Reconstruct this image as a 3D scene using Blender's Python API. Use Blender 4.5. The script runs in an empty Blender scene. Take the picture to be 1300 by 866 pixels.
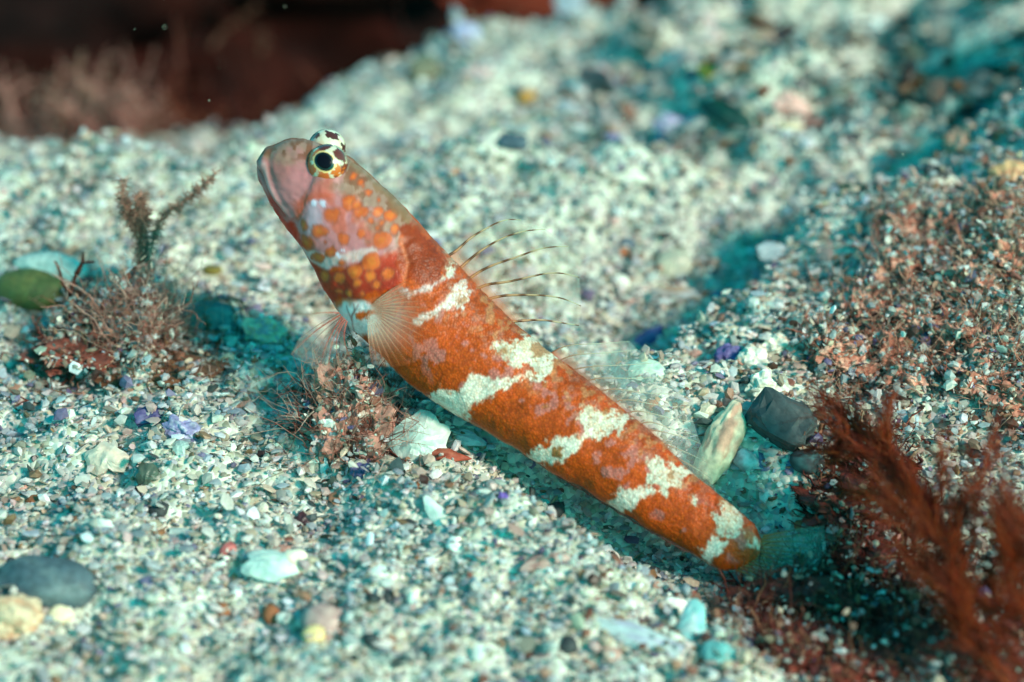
import bpy, math, random
import numpy as np
from mathutils import Vector, Matrix

# ------------------------------------------------------------------ camera, light, exposure
# units: 1 = 1 cm.  x right, y away from the lens, z up
sc = bpy.context.scene
COL = sc.collection
TILT = math.radians(24.0)
DIST = 40.0
FPX = 1300 * 85.0 / 36.0
FWD = np.array([0, math.cos(TILT), -math.sin(TILT)])
UPV = np.array([0, math.sin(TILT), math.cos(TILT)])
RGT = np.array([1.0, 0, 0])
CAM = -DIST * FWD

cd = bpy.data.cameras.new('camera')
cam = bpy.data.objects.new('camera', cd)
COL.objects.link(cam)
cam.location = CAM
cam.rotation_euler = (math.pi / 2 - TILT, 0, 0)
cd.lens = 85; cd.sensor_width = 36
cd.clip_start = 0.5; cd.clip_end = 3000
cd.dof.use_dof = True
cd.dof.focus_distance = 37.4
cd.dof.aperture_fstop = 0.096
sc.camera = cam

SUN_AZ, SUN_EL = 40.0, 32.0           # degrees in front of pure right, elevation
a, e = math.radians(SUN_AZ), math.radians(SUN_EL)
SUNV = Vector((math.cos(a) * math.cos(e), -math.sin(a) * math.cos(e), math.sin(e)))
sd = bpy.data.lights.new('sun', 'SUN')
sd.energy = 2.55; sd.angle = math.radians(11.0); sd.color = (1.0, 0.83, 0.68)
sun = bpy.data.objects.new('sun', sd)
COL.objects.link(sun)
sun.rotation_euler = SUNV.to_track_quat('Z', 'Y').to_euler()
sun.location = SUNV * 100

w = bpy.data.worlds.new('World'); sc.world = w; w.use_nodes = True
nt = w.node_tree; nt.nodes.clear()
wo = nt.nodes.new('ShaderNodeOutputWorld'); bg = nt.nodes.new('ShaderNodeBackground')
sky = nt.nodes.new('ShaderNodeTexSky'); sky.sky_type = 'NISHITA'; sky.sun_disc = False
sky.sun_elevation = e; sky.sun_rotation = math.pi / 2 + a
mx = nt.nodes.new('ShaderNodeMix'); mx.data_type = 'RGBA'; mx.blend_type = 'MULTIPLY'
mx.inputs[0].default_value = 1.0
mx.inputs[7].default_value = (0.01, 1.0, 0.80, 1)      # sea water swallows the red of the daylight
nt.links.new(sky.outputs[0], mx.inputs[6]); nt.links.new(mx.outputs[2], bg.inputs[0])
bg.inputs[1].default_value = 0.15
nt.links.new(bg.outputs[0], wo.inputs[0])

sc.view_settings.view_transform = 'Standard'; sc.view_settings.look = 'None'
sc.view_settings.exposure = 1.1; sc.view_settings.gamma = 1
sc.cycles.use_denoising = True
sc.cycles.max_bounces = 6; sc.cycles.transparent_max_bounces = 16
sc.cycles.diffuse_bounces = 3

# ------------------------------------------------------------------ helpers
RS = np.random.RandomState(7)
random.seed(7)

def lin(c):
    c = np.asarray(c, float) / 255.0
    return np.where(c <= 0.04045, c / 12.92, ((c + 0.055) / 1.055) ** 2.4)

def hash3(ix, iy, iz, seed):
    n = (ix.astype(np.int64) * 73856093) ^ (iy.astype(np.int64) * 19349663) ^ (iz.astype(np.int64) * 83492791) ^ (seed * 2654435761)
    n = (n ^ (n >> 13)) * 1274126177
    n = n & 0x7fffffff
    n = ((n ^ (n >> 16)) * 668265263) & 0x7fffffff
    return (n % 100003) / 100003.0

def noise(x, y, z=0.0, seed=0):
    x = np.asarray(x, float); y = np.asarray(y, float); z = np.asarray(z, float) + 0 * x
    ix, iy, iz = np.floor(x), np.floor(y), np.floor(z)
    fx, fy, fz = x - ix, y - iy, z - iz
    fx, fy, fz = [f * f * (3 - 2 * f) for f in (fx, fy, fz)]
    r = 0
    for dx in (0, 1):
        for dy in (0, 1):
            for dz in (0, 1):
                wgt = (fx if dx else 1 - fx) * (fy if dy else 1 - fy) * (fz if dz else 1 - fz)
                r = r + wgt * hash3(ix + dx, iy + dy, iz + dz, seed)
    return r * 2 - 1

def fbm(x, y, z=0.0, seed=0, oct=3):
    r, amp = 0, 1.0
    for k in range(oct):
        r = r + amp * noise(np.asarray(x) * 2 ** k, np.asarray(y) * 2 ** k, np.asarray(z) * 2 ** k, seed + k * 17)
        amp *= 0.5
    return r

def sstep(a, b, x):
    t = np.clip((x - a) / (b - a), 0, 1)
    return t * t * (3 - 2 * t)

def unp(u, v, depth):
    u = np.asarray(u, float); v = np.asarray(v, float); depth = np.asarray(depth, float)
    d = FWD + ((u - 650) / FPX)[..., None] * RGT + ((433 - v) / FPX)[..., None] * UPV
    return CAM + depth[..., None] * d

def unp_y(u, v, y):
    """the point seen at (u, v) that lies y away"""
    u = np.asarray(u, float); v = np.asarray(v, float)
    d = FWD + ((u - 650) / FPX)[..., None] * RGT + ((433 - v) / FPX)[..., None] * UPV
    t = (np.asarray(y, float) - CAM[1]) / d[..., 1]
    return CAM + t[..., None] * d

def proj(P):
    q = np.asarray(P) - CAM
    dep = q @ FWD
    return 650 + FPX * (q @ RGT) / dep, 433 - FPX * (q @ UPV) / dep, dep

def spline(t, y, tq):
    """natural cubic spline through (t, y)"""
    t = np.asarray(t, float); y = np.asarray(y, float)
    if y.ndim == 1:
        return spline(t, y[:, None], tq)[:, 0]
    n = len(t); h = np.diff(t)
    A = np.eye(n); B = np.zeros_like(y)
    for i in range(1, n - 1):
        A[i, i - 1] = h[i - 1]; A[i, i] = 2 * (h[i - 1] + h[i]); A[i, i + 1] = h[i]
        B[i] = 6 * ((y[i + 1] - y[i]) / h[i] - (y[i] - y[i - 1]) / h[i - 1])
    M = np.linalg.solve(A, B)
    k = np.clip(np.searchsorted(t, tq) - 1, 0, n - 2)
    hk = h[k][:, None]; p = (t[k + 1] - tq)[:, None]; q = (tq - t[k])[:, None]
    return M[k] * p ** 3 / (6 * hk) + M[k + 1] * q ** 3 / (6 * hk) + (y[k] / hk - M[k] * hk / 6) * p + (y[k + 1] / hk - M[k + 1] * hk / 6) * q

def polysd(P, poly):
    """signed distance to a polygon, negative inside"""
    poly = np.asarray(poly, float); n = len(poly)
    d = np.full(len(P), 1e9); ins = np.zeros(len(P), bool)
    for i in range(n):
        a_, b_ = poly[i], poly[(i + 1) % n]
        ab = b_ - a_; ap = P - a_
        t = np.clip((ap @ ab) / (ab @ ab + 1e-9), 0, 1)
        d = np.minimum(d, np.linalg.norm(ap - t[:, None] * ab, axis=1))
        c = ((a_[1] > P[:, 1]) != (b_[1] > P[:, 1])) & (P[:, 0] < (b_[0] - a_[0]) * (P[:, 1] - a_[1]) / (b_[1] - a_[1] + 1e-12) + a_[0])
        ins ^= c
    return np.where(ins, -d, d)

def linesd(P, line):
    line = np.asarray(line, float); d = np.full(len(P), 1e9)
    for a_, b_ in zip(line[:-1], line[1:]):
        ab = b_ - a_; ap = P - a_
        t = np.clip((ap @ ab) / (ab @ ab + 1e-9), 0, 1)
        d = np.minimum(d, np.linalg.norm(ap - t[:, None] * ab, axis=1))
    return d

def mesh_np(name, V, F, col=None, smooth=False, uv=None):
    """V (n,3), F (m,k) all faces of the same k, col (n,3|4) per vertex"""
    me = bpy.data.meshes.new(name)
    V = np.asarray(V, np.float32); F = np.asarray(F, np.int32)
    m, k = F.shape
    me.vertices.add(len(V)); me.vertices.foreach_set('co', V.ravel())
    me.loops.add(m * k); me.loops.foreach_set('vertex_index', F.ravel())
    me.polygons.add(m)
    me.polygons.foreach_set('loop_start', np.arange(0, m * k, k, dtype=np.int32))
    try: me.polygons.foreach_set('loop_total', np.full(m, k, np.int32))
    except Exception: pass
    me.polygons.foreach_set('use_smooth', np.full(m, smooth, bool))
    if col is not None:
        col = np.asarray(col, np.float32)
        if col.shape[1] == 3: col = np.hstack([col, np.ones((len(col), 1), np.float32)])
        at = me.attributes.new('col', 'FLOAT_COLOR', 'POINT'); at.data.foreach_set('color', col.ravel())
    if uv is not None:
        ul = me.uv_layers.new(name='uv'); ul.data.foreach_set('uv', np.asarray(uv, np.float32)[F.ravel()].ravel())
    me.update(calc_edges=True)
    return me

def link(name, me, mat=None, parent=None):
    o = bpy.data.objects.new(name, me); COL.objects.link(o)
    if mat is not None and len(me.materials) == 0: me.materials.append(mat)
    if parent is not None: o.parent = parent
    return o

def tag(o, label=None, cat=None, group=None, kind=None):
    if label: o['label'] = label
    if cat: o['category'] = cat
    if group: o['group'] = group
    if kind: o['kind'] = kind
    return o

def empty(name, loc, label, cat, group=None):
    o = bpy.data.objects.new(name, None); COL.objects.link(o); o.location = loc
    return tag(o, label, cat, group)

# ------------------------------------------------------------------ materials
def mat_new(name):
    m = bpy.data.materials.new(name); m.use_nodes = True
    n = m.node_tree.nodes; n.clear()
    out = n.new('ShaderNodeOutputMaterial'); p = n.new('ShaderNodeBsdfPrincipled')
    m.node_tree.links.new(p.outputs[0], out.inputs[0])
    return m, m.node_tree, p, out

def mat_attr(name, rough=0.5, spec=0.35, nscale=12.0, namt=0.25, bump=0.15, sss=0.0, ssr=(0.1, 0.05, 0.03), trans=0.0):
    """colour from the mesh's own pigment, broken up by fine noise grain"""
    m, t, p, out = mat_new(name); N = t.nodes; L = t.links
    at = N.new('ShaderNodeAttribute'); at.attribute_name = 'col'
    tc = N.new('ShaderNodeTexCoord'); nz = N.new('ShaderNodeTexNoise'); nz.inputs['Scale'].default_value = nscale
    nz.inputs['Detail'].default_value = 5; L.new(tc.outputs['Object'], nz.inputs['Vector'])
    mr = N.new('ShaderNodeMapRange'); mr.inputs[1].default_value = 0.3; mr.inputs[2].default_value = 0.7
    mr.inputs[3].default_value = 1 - namt; mr.inputs[4].default_value = 1 + namt * 0.6
    L.new(nz.outputs[0], mr.inputs[0])
    mm = N.new('ShaderNodeMix'); mm.data_type = 'RGBA'; mm.blend_type = 'MULTIPLY'; mm.inputs[0].default_value = 1
    L.new(at.outputs['Color'], mm.inputs[6]); L.new(mr.outputs[0], mm.inputs[7])
    L.new(mm.outputs[2], p.inputs['Base Color'])
    p.inputs['Roughness'].default_value = rough; p.inputs['Specular IOR Level'].default_value = spec
    if sss: p.inputs['Subsurface Weight'].default_value = sss; p.inputs['Subsurface Radius'].default_value = ssr
    if bump:
        b = N.new('ShaderNodeBump'); b.inputs['Strength'].default_value = bump; b.inputs['Distance'].default_value = 0.05
        L.new(nz.outputs[0], b.inputs['Height']); L.new(b.outputs[0], p.inputs['Normal'])
    if trans:
        tr = N.new('ShaderNodeBsdfTranslucent'); L.new(mm.outputs[2], tr.inputs[0])
        ms = N.new('ShaderNodeMixShader'); ms.inputs[0].default_value = trans
        L.new(p.outputs[0], ms.inputs[1]); L.new(tr.outputs[0], ms.inputs[2]); L.new(ms.outputs[0], out.inputs[0])
    return m

M_GRAIN = mat_attr('shell_sand', 0.42, 0.4, 14, 0.18, 0.1, trans=0.3)
M_SHELL = mat_attr('shell', 0.35, 0.45, 9, 0.22, 0.25, trans=0.25)
M_STONE = mat_attr('stone', 0.6, 0.3, 7, 0.35, 0.4)
M_ALGA = mat_attr('alga', 0.5, 0.3, 6, 0.25, 0.0, trans=0.35)
M_RUST = mat_attr('rust_alga', 0.45, 0.3, 5, 0.3, 0.0, trans=0.45)
M_ROCK = mat_attr('dark_rock', 0.8, 0.1, 1.2, 0.6, 0.6)

def mat_fin(name):
    """thin wet skin: alpha of the pigment says how clear it is"""
    m, t, p, out = mat_new(name); N = t.nodes; L = t.links
    at = N.new('ShaderNodeAttribute'); at.attribute_name = 'col'
    L.new(at.outputs['Color'], p.inputs['Base Color']); p.inputs['Roughness'].default_value = 0.35
    tr = N.new('ShaderNodeBsdfTranslucent'); L.new(at.outputs['Color'], tr.inputs[0])
    m1 = N.new('ShaderNodeMixShader'); m1.inputs[0].default_value = 0.4
    L.new(p.outputs[0], m1.inputs[1]); L.new(tr.outputs[0], m1.inputs[2])
    tp = N.new('ShaderNodeBsdfTransparent')
    m2 = N.new('ShaderNodeMixShader'); L.new(at.outputs['Alpha'], m2.inputs[0])
    L.new(tp.outputs[0], m2.inputs[1]); L.new(m1.outputs[0], m2.inputs[2]); L.new(m2.outputs[0], out.inputs[0])
    return m
M_FIN = mat_fin('fin_skin')

# ------------------------------------------------------------------ the fish's outline (side view) and its place
FD = [(326,203),(333,192),(344,185),(362,178),(385,176),(412,186),(444,202),(477,228),(507,256),(530,281),(551,304),(573,326),(607,364),(638,395),(670,424),(705,453),(740,478),(775,507),(810,535),(845,566),(876,598),(907,624),(935,646),(960,668),(979,688)]
FV = [(325,208),(326,220),(332,236),(342,257),(356,280),(374,303),(389,327),(403,353),(416,377),(433,403),(456,428),(482,451),(519,486),(548,508),(582,529),(620,550),(660,573),(700,599),(740,622),(780,647),(818,669),(855,690),(890,710),(920,725),(945,731)]
FW = [1.9,1.35,1.0,0.84,0.8,0.78,0.78,0.78,0.78,0.78,0.78,0.78,0.77,0.76,0.75,0.74,0.73,0.72,0.70,0.68,0.64,0.6,0.54,0.46,0.36]
FD = np.array(FD, float); FV = np.array(FV, float); FW = np.array(FW)
FC = (FD + FV) / 2
FS = np.concatenate([[0], np.cumsum(np.linalg.norm(np.diff(FC, axis=0), axis=1))])
FY = np.interp(FS, [0, FS[5], FS[12], FS[18], FS[24]], [-1.5, -1.6, -2.5, -3.7, -4.9])
NS = 470
tq = np.concatenate([[0, 0.15, 0.5, 1, 1.7, 2.6, 3.8], np.linspace(5, FS[-1], NS - 7)])
sD, sV, sW, sY = spline(FS, FD, tq), spline(FS, FV, tq), spline(FS, FW, tq), spline(FS, FY, tq)
sC = (sD + sV) / 2
C3 = unp_y(sC[:, 0], sC[:, 1], sY)
cdep = proj(C3)[2]
D3, V3 = unp(sD[:, 0], sD[:, 1], cdep), unp(sV[:, 0], sV[:, 1], cdep)
fish_bottom = V3.copy()
def fish_depth(u, v):
    """view depth of the fish's middle plane at the station nearest to a pixel"""
    k = np.argmin((sC[:, 0] - u) ** 2 + (sC[:, 1] - v) ** 2)
    return cdep[k]
FISH_POLY = np.vstack([FD, FV[::-1]])

# ------------------------------------------------------------------ sea floor
def gauss(x, y, cx, cy, sx, sy, rot=0.0):
    c, s = math.cos(rot), math.sin(rot)
    dx, dy = x - cx, y - cy
    return np.exp(-0.5 * (((c * dx + s * dy) / sx) ** 2 + ((-s * dx + c * dy) / sy) ** 2))

def lee(x, y, line, steep, length):
    """a drop on the far-left side of a crest that fills up again further on"""
    x = np.asarray(x, float); sh = x.shape; Q = np.column_stack([np.ravel(x), np.ravel(y)])
    best = np.full(len(Q), 1e9); sg = np.zeros(len(Q)); wob = 0.25 * noise(Q[:, 0] * 1.2, Q[:, 1] * 1.2, 0, 63)
    ends = np.ones(len(Q))
    for i, (a_, b_) in enumerate(zip(line[:-1], line[1:])):
        a_, b_ = np.array(a_, float), np.array(b_, float); ab = b_ - a_; ap = Q - a_
        t = np.clip((ap @ ab) / (ab @ ab), 0, 1); d = np.linalg.norm(ap - t[:, None] * ab, axis=1)
        cr_ = ab[0] * ap[:, 1] - ab[1] * ap[:, 0]; m_ = d < best
        sg = np.where(m_, np.sign(cr_), sg); best = np.where(m_, d, best)
        g = (i + t) / (len(line) - 1); ends = np.where(m_, sstep(0, 0.12, g) * sstep(1, 0.88, g), ends)
    d = best * sg + wob
    return (ends * sstep(0, steep, d) * np.exp(-np.clip(d - steep, 0, None) / length)).reshape(sh)

def height(x, y, fine=True):
    x = np.asarray(x, float); y = np.asarray(y, float)
    b = 0.18 * y
    z = 0.7 - np.log1p(np.exp(np.clip((0.7 - b) * 4, -30, 30))) / 4       # slope that levels off behind the fish
    z = np.maximum(z, -3.2 + 0 * z)
    z = z + 0.75 * np.exp(-0.5 * ((y - 5.8 - 0.08 * (x + 4)) / 1.5) ** 2) * sstep(9, 2, x)         # near ridge
    z = z - 0.5 * np.exp(-0.5 * ((y - 9.0) / 1.3) ** 2) * sstep(8, 0, x)
    z = z + 0.3 * gauss(x, y, 1.0, 14.0, 6.5, 3.0, 0.15)                        # far mound
    z = z - 2.6 * sstep(-2.9, -6.6, x - 0.55 * (y - 12)) * sstep(8.5, 12, y)       # falls away at the far left
    z = z - 2.5 * sstep(15.0, 18.5, y) * sstep(6.5, 2.5, x)
    z = z + 0.24 * np.clip(x - 1.5, 0, 12) * sstep(5, 9, y) + (0.95 * fbm(x * 0.5, y * 0.5, 0, 33, 3) - 0.10 * np.clip(y - 7, 0, 12)) * sstep(1, 5, x) * sstep(6, 9, y)
    z = z - 1.1 * lee(x, y, [(1.6, -1.3), (2.4, -0.7), (3.2, 0.4), (4.3, 1.7), (5.4, 3.2), (7.7, 5.0), (9.3, 6.0), (14, 9.5)], 0.45, 2.6)
    z = z - 0.8 * lee(x, y, [(-7.5, 5.3), (-3.5, 5.7), (0, 5.9), (4, 6.2), (5, 6.6)], 0.4, 2.2)
    z = z - 0.6 * lee(x, y, [(-11, 1.0), (-8.6, 1.9), (-6, 2.0), (-4.0, 1.4), (-3.2, 0.6)], 0.4, 1.9)
    z = z + 2.3 * gauss(x, y, 12.0, 3.5, 4.6, 3.4, 0.25)                        # mound on the right
    z = z - 0.75 * gauss(x, y, 4.6, 4.8, 1.7, 4.0, -0.75)                        # hollow between the mounds
    z = z - 0.5 * gauss(x, y, 7.5, 10.5, 3.5, 2.4)
    z = z + 0.5 * gauss(x, y, -5.9, 0.2, 1.5, 1.0)                          # under the left tuft
    z = z + 0.38 * gauss(x, y, -2.5, -2.3, 0.9, 0.7)                        # under the breast
    z = z - 0.45 * gauss(x, y, -3.6, 1.4, 1.5, 1.1)                         # hollow by the head
    z = z + 0.25 * gauss(x, y, -0.6, -5.0, 2.2, 1.2, -0.4)
    z = z - 0.5 * gauss(x, y, 4.2, -7.2, 2.0, 1.6, -0.5)
    z = z - 0.06 * np.clip(x, 0, 6) * sstep(-2.5, -6, y)
    z = z + 0.25 * fbm(x * 0.35, y * 0.35, 0, 3, 3) + 0.25 * fbm(x * 1.0, y * 1.0, 0, 9, 3)
    # the trench the fish lies in
    k = slice(NS * 27 // 100, NS, 9)
    for p, f_ in zip(fish_bottom[k], np.linspace(0, 1, len(fish_bottom[k]))):
        pz = p[2] - np.interp(f_, [0, 0.3, 0.8, 1], [0.15, 0.35, 0.7, 0.3])
        d = np.sqrt((x - p[0]) ** 2 + (y - p[1]) ** 2)
        lim = pz + np.clip(d - (0.45 + 0.4 * f_), 0, None) ** 1.1 * 1.7
        z = np.minimum(z, lim)
    if fine:
        z = z + 0.08 * fbm(x * 3.2, y * 3.2, 0, 21, 2)
    return z

def ground_at(u, v):
    """where the line of sight through (u, v) first meets the sand"""
    d = FWD + (u - 650) / FPX * RGT + (433 - v) / FPX * UPV
    t = np.linspace(24, 90, 1400)
    P = CAM + t[:, None] * d
    below = P[:, 2] < height(P[:, 0], P[:, 1])
    k = int(np.argmax(below)) if below.any() else len(t) - 1
    return P[k]

def ax(lo, hi, step, far, growth=1.25):
    c = list(np.arange(lo, hi + 1e-6, step)); s = step; x = hi
    while x < far: s *= growth; x += s; c.append(x)
    s = step; x = lo; pre = []
    while x > -far: s *= growth; x -= s; pre.append(x)
    return np.array(pre[::-1] + c)
gx, gy = ax(-13, 14, 0.13, 400), ax(-14, 24, 0.13, 400)
GX, GY = np.meshgrid(gx, gy)
GZ = height(GX.ravel(), GY.ravel()).reshape(GX.shape)
nx, ny = len(gx), len(gy)
idx = np.arange(nx * ny).reshape(ny, nx)
F = np.stack([idx[:-1, :-1], idx[:-1, 1:], idx[1:, 1:], idx[1:, :-1]], -1).reshape(-1, 4)
me = mesh_np('seabed', np.stack([GX, GY, GZ], -1).reshape(-1, 3), F, smooth=True)
m, t, p, out = mat_new('seabed_sand'); N, L = t.nodes, t.links
tc = N.new('ShaderNodeTexCoord'); vo = N.new('ShaderNodeTexVoronoi'); vo.inputs['Scale'].default_value = 9
L.new(tc.outputs['Object'], vo.inputs['Vector'])
cr = N.new('ShaderNodeValToRGB'); el = cr.color_ramp.elements
el[0].position = 0; el[0].color = (*lin((120, 120, 105)), 1); el[1].position = 1; el[1].color = (*lin((215, 212, 198)), 1)
for pos, c in ((0.2, (185, 180, 160)), (0.45, (160, 150, 150)), (0.7, (205, 200, 185))):
    q = el.new(pos); q.color = (*lin(c), 1)
sp = N.new('ShaderNodeSeparateColor'); L.new(vo.outputs['Color'], sp.inputs[0]); L.new(sp.outputs[0], cr.inputs[0])
L.new(cr.outputs[0], p.inputs['Base Color']); p.inputs['Roughness'].default_value = 0.7
bp = N.new('ShaderNodeBump'); bp.inputs['Strength'].default_value = 0.8; bp.inputs['Distance'].default_value = 0.06; bp.invert = True
L.new(vo.outputs['Distance'], bp.inputs['Height']); L.new(bp.outputs[0], p.inputs['Normal'])
tag(link('seabed', me, m), kind='structure')

# ------------------------------------------------------------------ sand grains
PHI = (1 + 5 ** 0.5) / 2
ICO_V = np.array([(-1, PHI, 0), (1, PHI, 0), (-1, -PHI, 0), (1, -PHI, 0), (0, -1, PHI), (0, 1, PHI), (0, -1, -PHI), (0, 1, -PHI), (PHI, 0, -1), (PHI, 0, 1), (-PHI, 0, -1), (-PHI, 0, 1)])
ICO_V = ICO_V / np.linalg.norm(ICO_V[0])
ICO_F = np.array([(0,11,5),(0,5,1),(0,1,7),(0,7,10),(0,10,11),(1,5,9),(5,11,4),(11,10,2),(10,7,6),(7,1,8),(3,9,4),(3,4,2),(3,2,6),(3,6,8),(3,8,9),(4,9,5),(2,4,11),(6,2,10),(8,6,7),(9,8,1)])

def subdivide(V, F):
    V = list(map(tuple, V)); cache = {}; out = []
    def mid(i, j):
        k = (min(i, j), max(i, j))
        if k not in cache:
            p = (np.array(V[i]) + np.array(V[j])) / 2; V.append(tuple(p / np.linalg.norm(p))); cache[k] = len(V) - 1
        return cache[k]
    for a_, b_, c_ in F:
        x, y, z = mid(a_, b_), mid(b_, c_), mid(c_, a_)
        out += [(a_, x, z), (b_, y, x), (c_, z, y), (x, y, z)]
    return np.array(V), np.array(out)
ICO1 = subdivide(ICO_V, ICO_F); ICO2 = subdivide(*ICO1); ICO3 = subdivide(*ICO2); ICO4 = subdivide(*ICO3)

def rotmats(n, tilt):
    az = RS.uniform(0, 2 * np.pi, n); ti = RS.normal(0, tilt, n); ta = RS.uniform(0, 2 * np.pi, n)
    ca, sa = np.cos(az), np.sin(az)
    Rz = np.zeros((n, 3, 3)); Rz[:, 0, 0] = ca; Rz[:, 0, 1] = -sa; Rz[:, 1, 0] = sa; Rz[:, 1, 1] = ca; Rz[:, 2, 2] = 1
    kx, ky = np.cos(ta), np.sin(ta); c, s = np.cos(ti), np.sin(ti)
    R = np.zeros((n, 3, 3))
    R[:, 0, 0] = c + kx * kx * (1 - c); R[:, 0, 1] = kx * ky * (1 - c); R[:, 0, 2] = ky * s
    R[:, 1, 0] = kx * ky * (1 - c); R[:, 1, 1] = c + ky * ky * (1 - c); R[:, 1, 2] = -kx * s
    R[:, 2, 0] = -ky * s; R[:, 2, 1] = kx * s; R[:, 2, 2] = c
    return R @ Rz

PAL = [((228,215,209), .27), ((246,242,238), .15), ((204,202,198), .16), ((212,186,166), .11), ((218,186,180), .06), ((176,130,100), .03),
       ((140,126,156), .02), ((84,90,90), .022), ((184,190,196), .12), ((150,140,122), .04)]
PALR = [((214,190,172), .26), ((240,236,228), .14), ((190,140,118), .19), ((150,92,76), .16), ((216,170,160), .1), ((176,180,170), .06), ((120,100,140), .03), ((92,60,54), .06)]
def pick(n, pal):
    pr = np.array([q[1] for q in pal]); pr /= pr.sum()
    k = RS.choice(len(pal), n, p=pr)
    c = np.array([lin(q[0]) for q in pal])[k]
    return np.clip(c * RS.uniform(0.5, 1.05, (n, 1)) * RS.uniform(0.93, 1.07, (n, 3)), 0, 0.9)

def grain_mesh(name, P, size, col, tilt=0.6, flat=(0.16, 0.75)):
    n = len(P)
    B = ICO_V[None] * (1 + RS.uniform(-0.38, 0.30, (n, 12, 1)))
    fl_ = RS.uniform(0, 1, n) < 0.4      # flakes of shell among the blunter grains
    asp = np.stack([np.ones(n), RS.uniform(0.4, 1.0, n), np.where(fl_, RS.uniform(0.08, 0.2, n), RS.uniform(flat[0], flat[1], n))], -1)
    V = B * asp[:, None, :] * size[:, None, None] * 0.5
    V = np.einsum('nij,nkj->nki', rotmats(n, tilt), V) + P[:, None, :]
    Fc = (ICO_F[None] + (np.arange(n) * 12)[:, None, None]).reshape(-1, 3)
    return mesh_np(name, V.reshape(-1, 3), Fc, np.repeat(col, 12, axis=0), False)

def red_field(x, y):
    """how much the sand is mixed with red weed crumbs"""
    f = gauss(x, y, 8.6, 0.8, 3.0, 2.6) + 1.1 * gauss(x, y, 6.5, -8.0, 3.4, 2.2) + 0.9 * gauss(x, y, -2.6, -2.4, 0.75, 0.6) + 0.8 * gauss(x, y, -6.4, 0.2, 1.0, 0.8) + 0.5 * gauss(x, y, 4.6, -3.0, 1.2, 1.0)
    return np.clip(f * (0.75 + 0.5 * fbm(x * 1.1, y * 1.1, 0, 51, 2)), 0, 1)

def scatter(n, x0, x1, y0, y1):
    return RS.uniform(x0, x1, n), RS.uniform(y0, y1, n)
xs, ys, sz = [], [], []
for (n, x0, x1, y0, y1, s0, sg, smax) in ((46000, -9, 9.5, -7.5, 5.5, 0.094, 0.46, 0.28), (13000, -9, 9, -13.5, -7.5, 0.10, 0.42, 0.26),
                                          (13500, -12, 13, 5.5, 15, 0.14, 0.4, 0.32), (5200, -14, 17, 15, 29, 0.22, 0.4, 0.45)):
    x, y = scatter(n, x0, x1, y0, y1); xs.append(x); ys.append(y)
    sz.append(np.clip(s0 * np.exp(RS.normal(0, sg, n)), 0.035, smax))
x, y = scatter(3200, -10, 11, -13, 9); xs.append(x); ys.append(y); sz.append(RS.uniform(0.18, 0.3, 3200))
x, y = scatter(1500, 1.0, 15, 7, 26); xs.append(x); ys.append(y); sz.append(0.28 * np.exp(np.abs(RS.normal(0, 0.5, 1500))).clip(0, 3.2))
x, y, s = map(np.concatenate, (xs, ys, sz))
P = np.stack([x, y, height(x, y) + RS.uniform(-0.35, 0.85, len(x)) * s], -1)
rf = np.clip(red_field(x, y) + 0.5 * (s > 0.3) * (y > 7) * sstep(0, 6, x), 0, 1)
col = np.where((RS.uniform(0, 1, len(x)) < rf)[:, None], pick(len(x), PALR), pick(len(x), PAL))
far_dim = sstep(1.5, 6, x - 0.35 * (y - 8)) * sstep(5.5, 8.5, y) * np.clip(0.7 + 0.6 * fbm(x * 0.6, y * 0.6, 0, 88, 2), 0, 1)      # light falloff in the far right corner, painted into the grain colour
col = col * (1 - 0.66 * far_dim[:, None] * np.array([1.0, 0.9, 0.95]))
# drifts of greyer or warmer grain
dr = fbm(x * 0.5, y * 0.5, 0, 77, 3)[:, None]
col = np.clip(col * (1 + 0.10 * dr * np.array([1.0, 0.6, 0.2])), 0, 0.9)
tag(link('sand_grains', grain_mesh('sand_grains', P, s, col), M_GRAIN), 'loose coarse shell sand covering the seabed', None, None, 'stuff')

# ------------------------------------------------------------------ the goby
def zm(ox, oy, k, pts):
    return [(ox + px / k, oy + py / k) for px, py in pts]
Z1 = lambda *p: zm(300, 130, 866 / 320, p)
Z2 = lambda *p: zm(420, 330, 1091 / 340, p)
Z3 = lambda *p: zm(640, 430, 1102 / 420, p)
Z4 = lambda *p: zm(560, 260, 981 / 340, p)
Z7 = lambda *p: zm(360, 360, 866 / 260, p)

fish = empty('goby', tuple(C3[NS // 2] - np.array([0, 0, 0.9])), 'orange and white goby propped up with raised head on the sand', 'fish')
FLOC = np.array(fish.location)

MR = 210
th = np.linspace(0, 2 * np.pi, MR, endpoint=False)
T3 = np.gradient(C3, axis=0); T3 /= np.linalg.norm(T3, axis=1)[:, None]
U3 = (D3 - V3) / 2
A3 = np.linalg.norm(U3, axis=1); Un = U3 / A3[:, None]
L3 = np.cross(T3, Un); L3 /= np.linalg.norm(L3, axis=1)[:, None]
L3 *= np.sign((L3 @ -FWD))[:, None]                 # towards the lens
ROLL = np.interp(tq, [0, 120, 320, FS[-1]], np.radians([13, 13, 6, 3]))
Ur = Un * np.cos(ROLL)[:, None] + L3 * np.sin(ROLL)[:, None]
Lr = L3 * np.cos(ROLL)[:, None] - Un * np.sin(ROLL)[:, None]
cap = np.sqrt(np.clip(tq / 7.0, 0, 1)); cap[0] = 0.02
A3c = A3 * (0.25 + 0.75 * cap); A3c[0] = A3[0] * 0.02
tend = np.sqrt(np.clip((FS[-1] + 0.5 - tq) / 30.0, 0.0, 1)); A3c = A3c * (0.35 + 0.65 * tend)
B3 = A3 * sW * cap * (0.2 + 0.8 * tend)
B3[0] = 0.003
ct, st = np.cos(th), np.sin(th)
se = np.sign(st) * np.abs(st) ** 0.9
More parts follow.
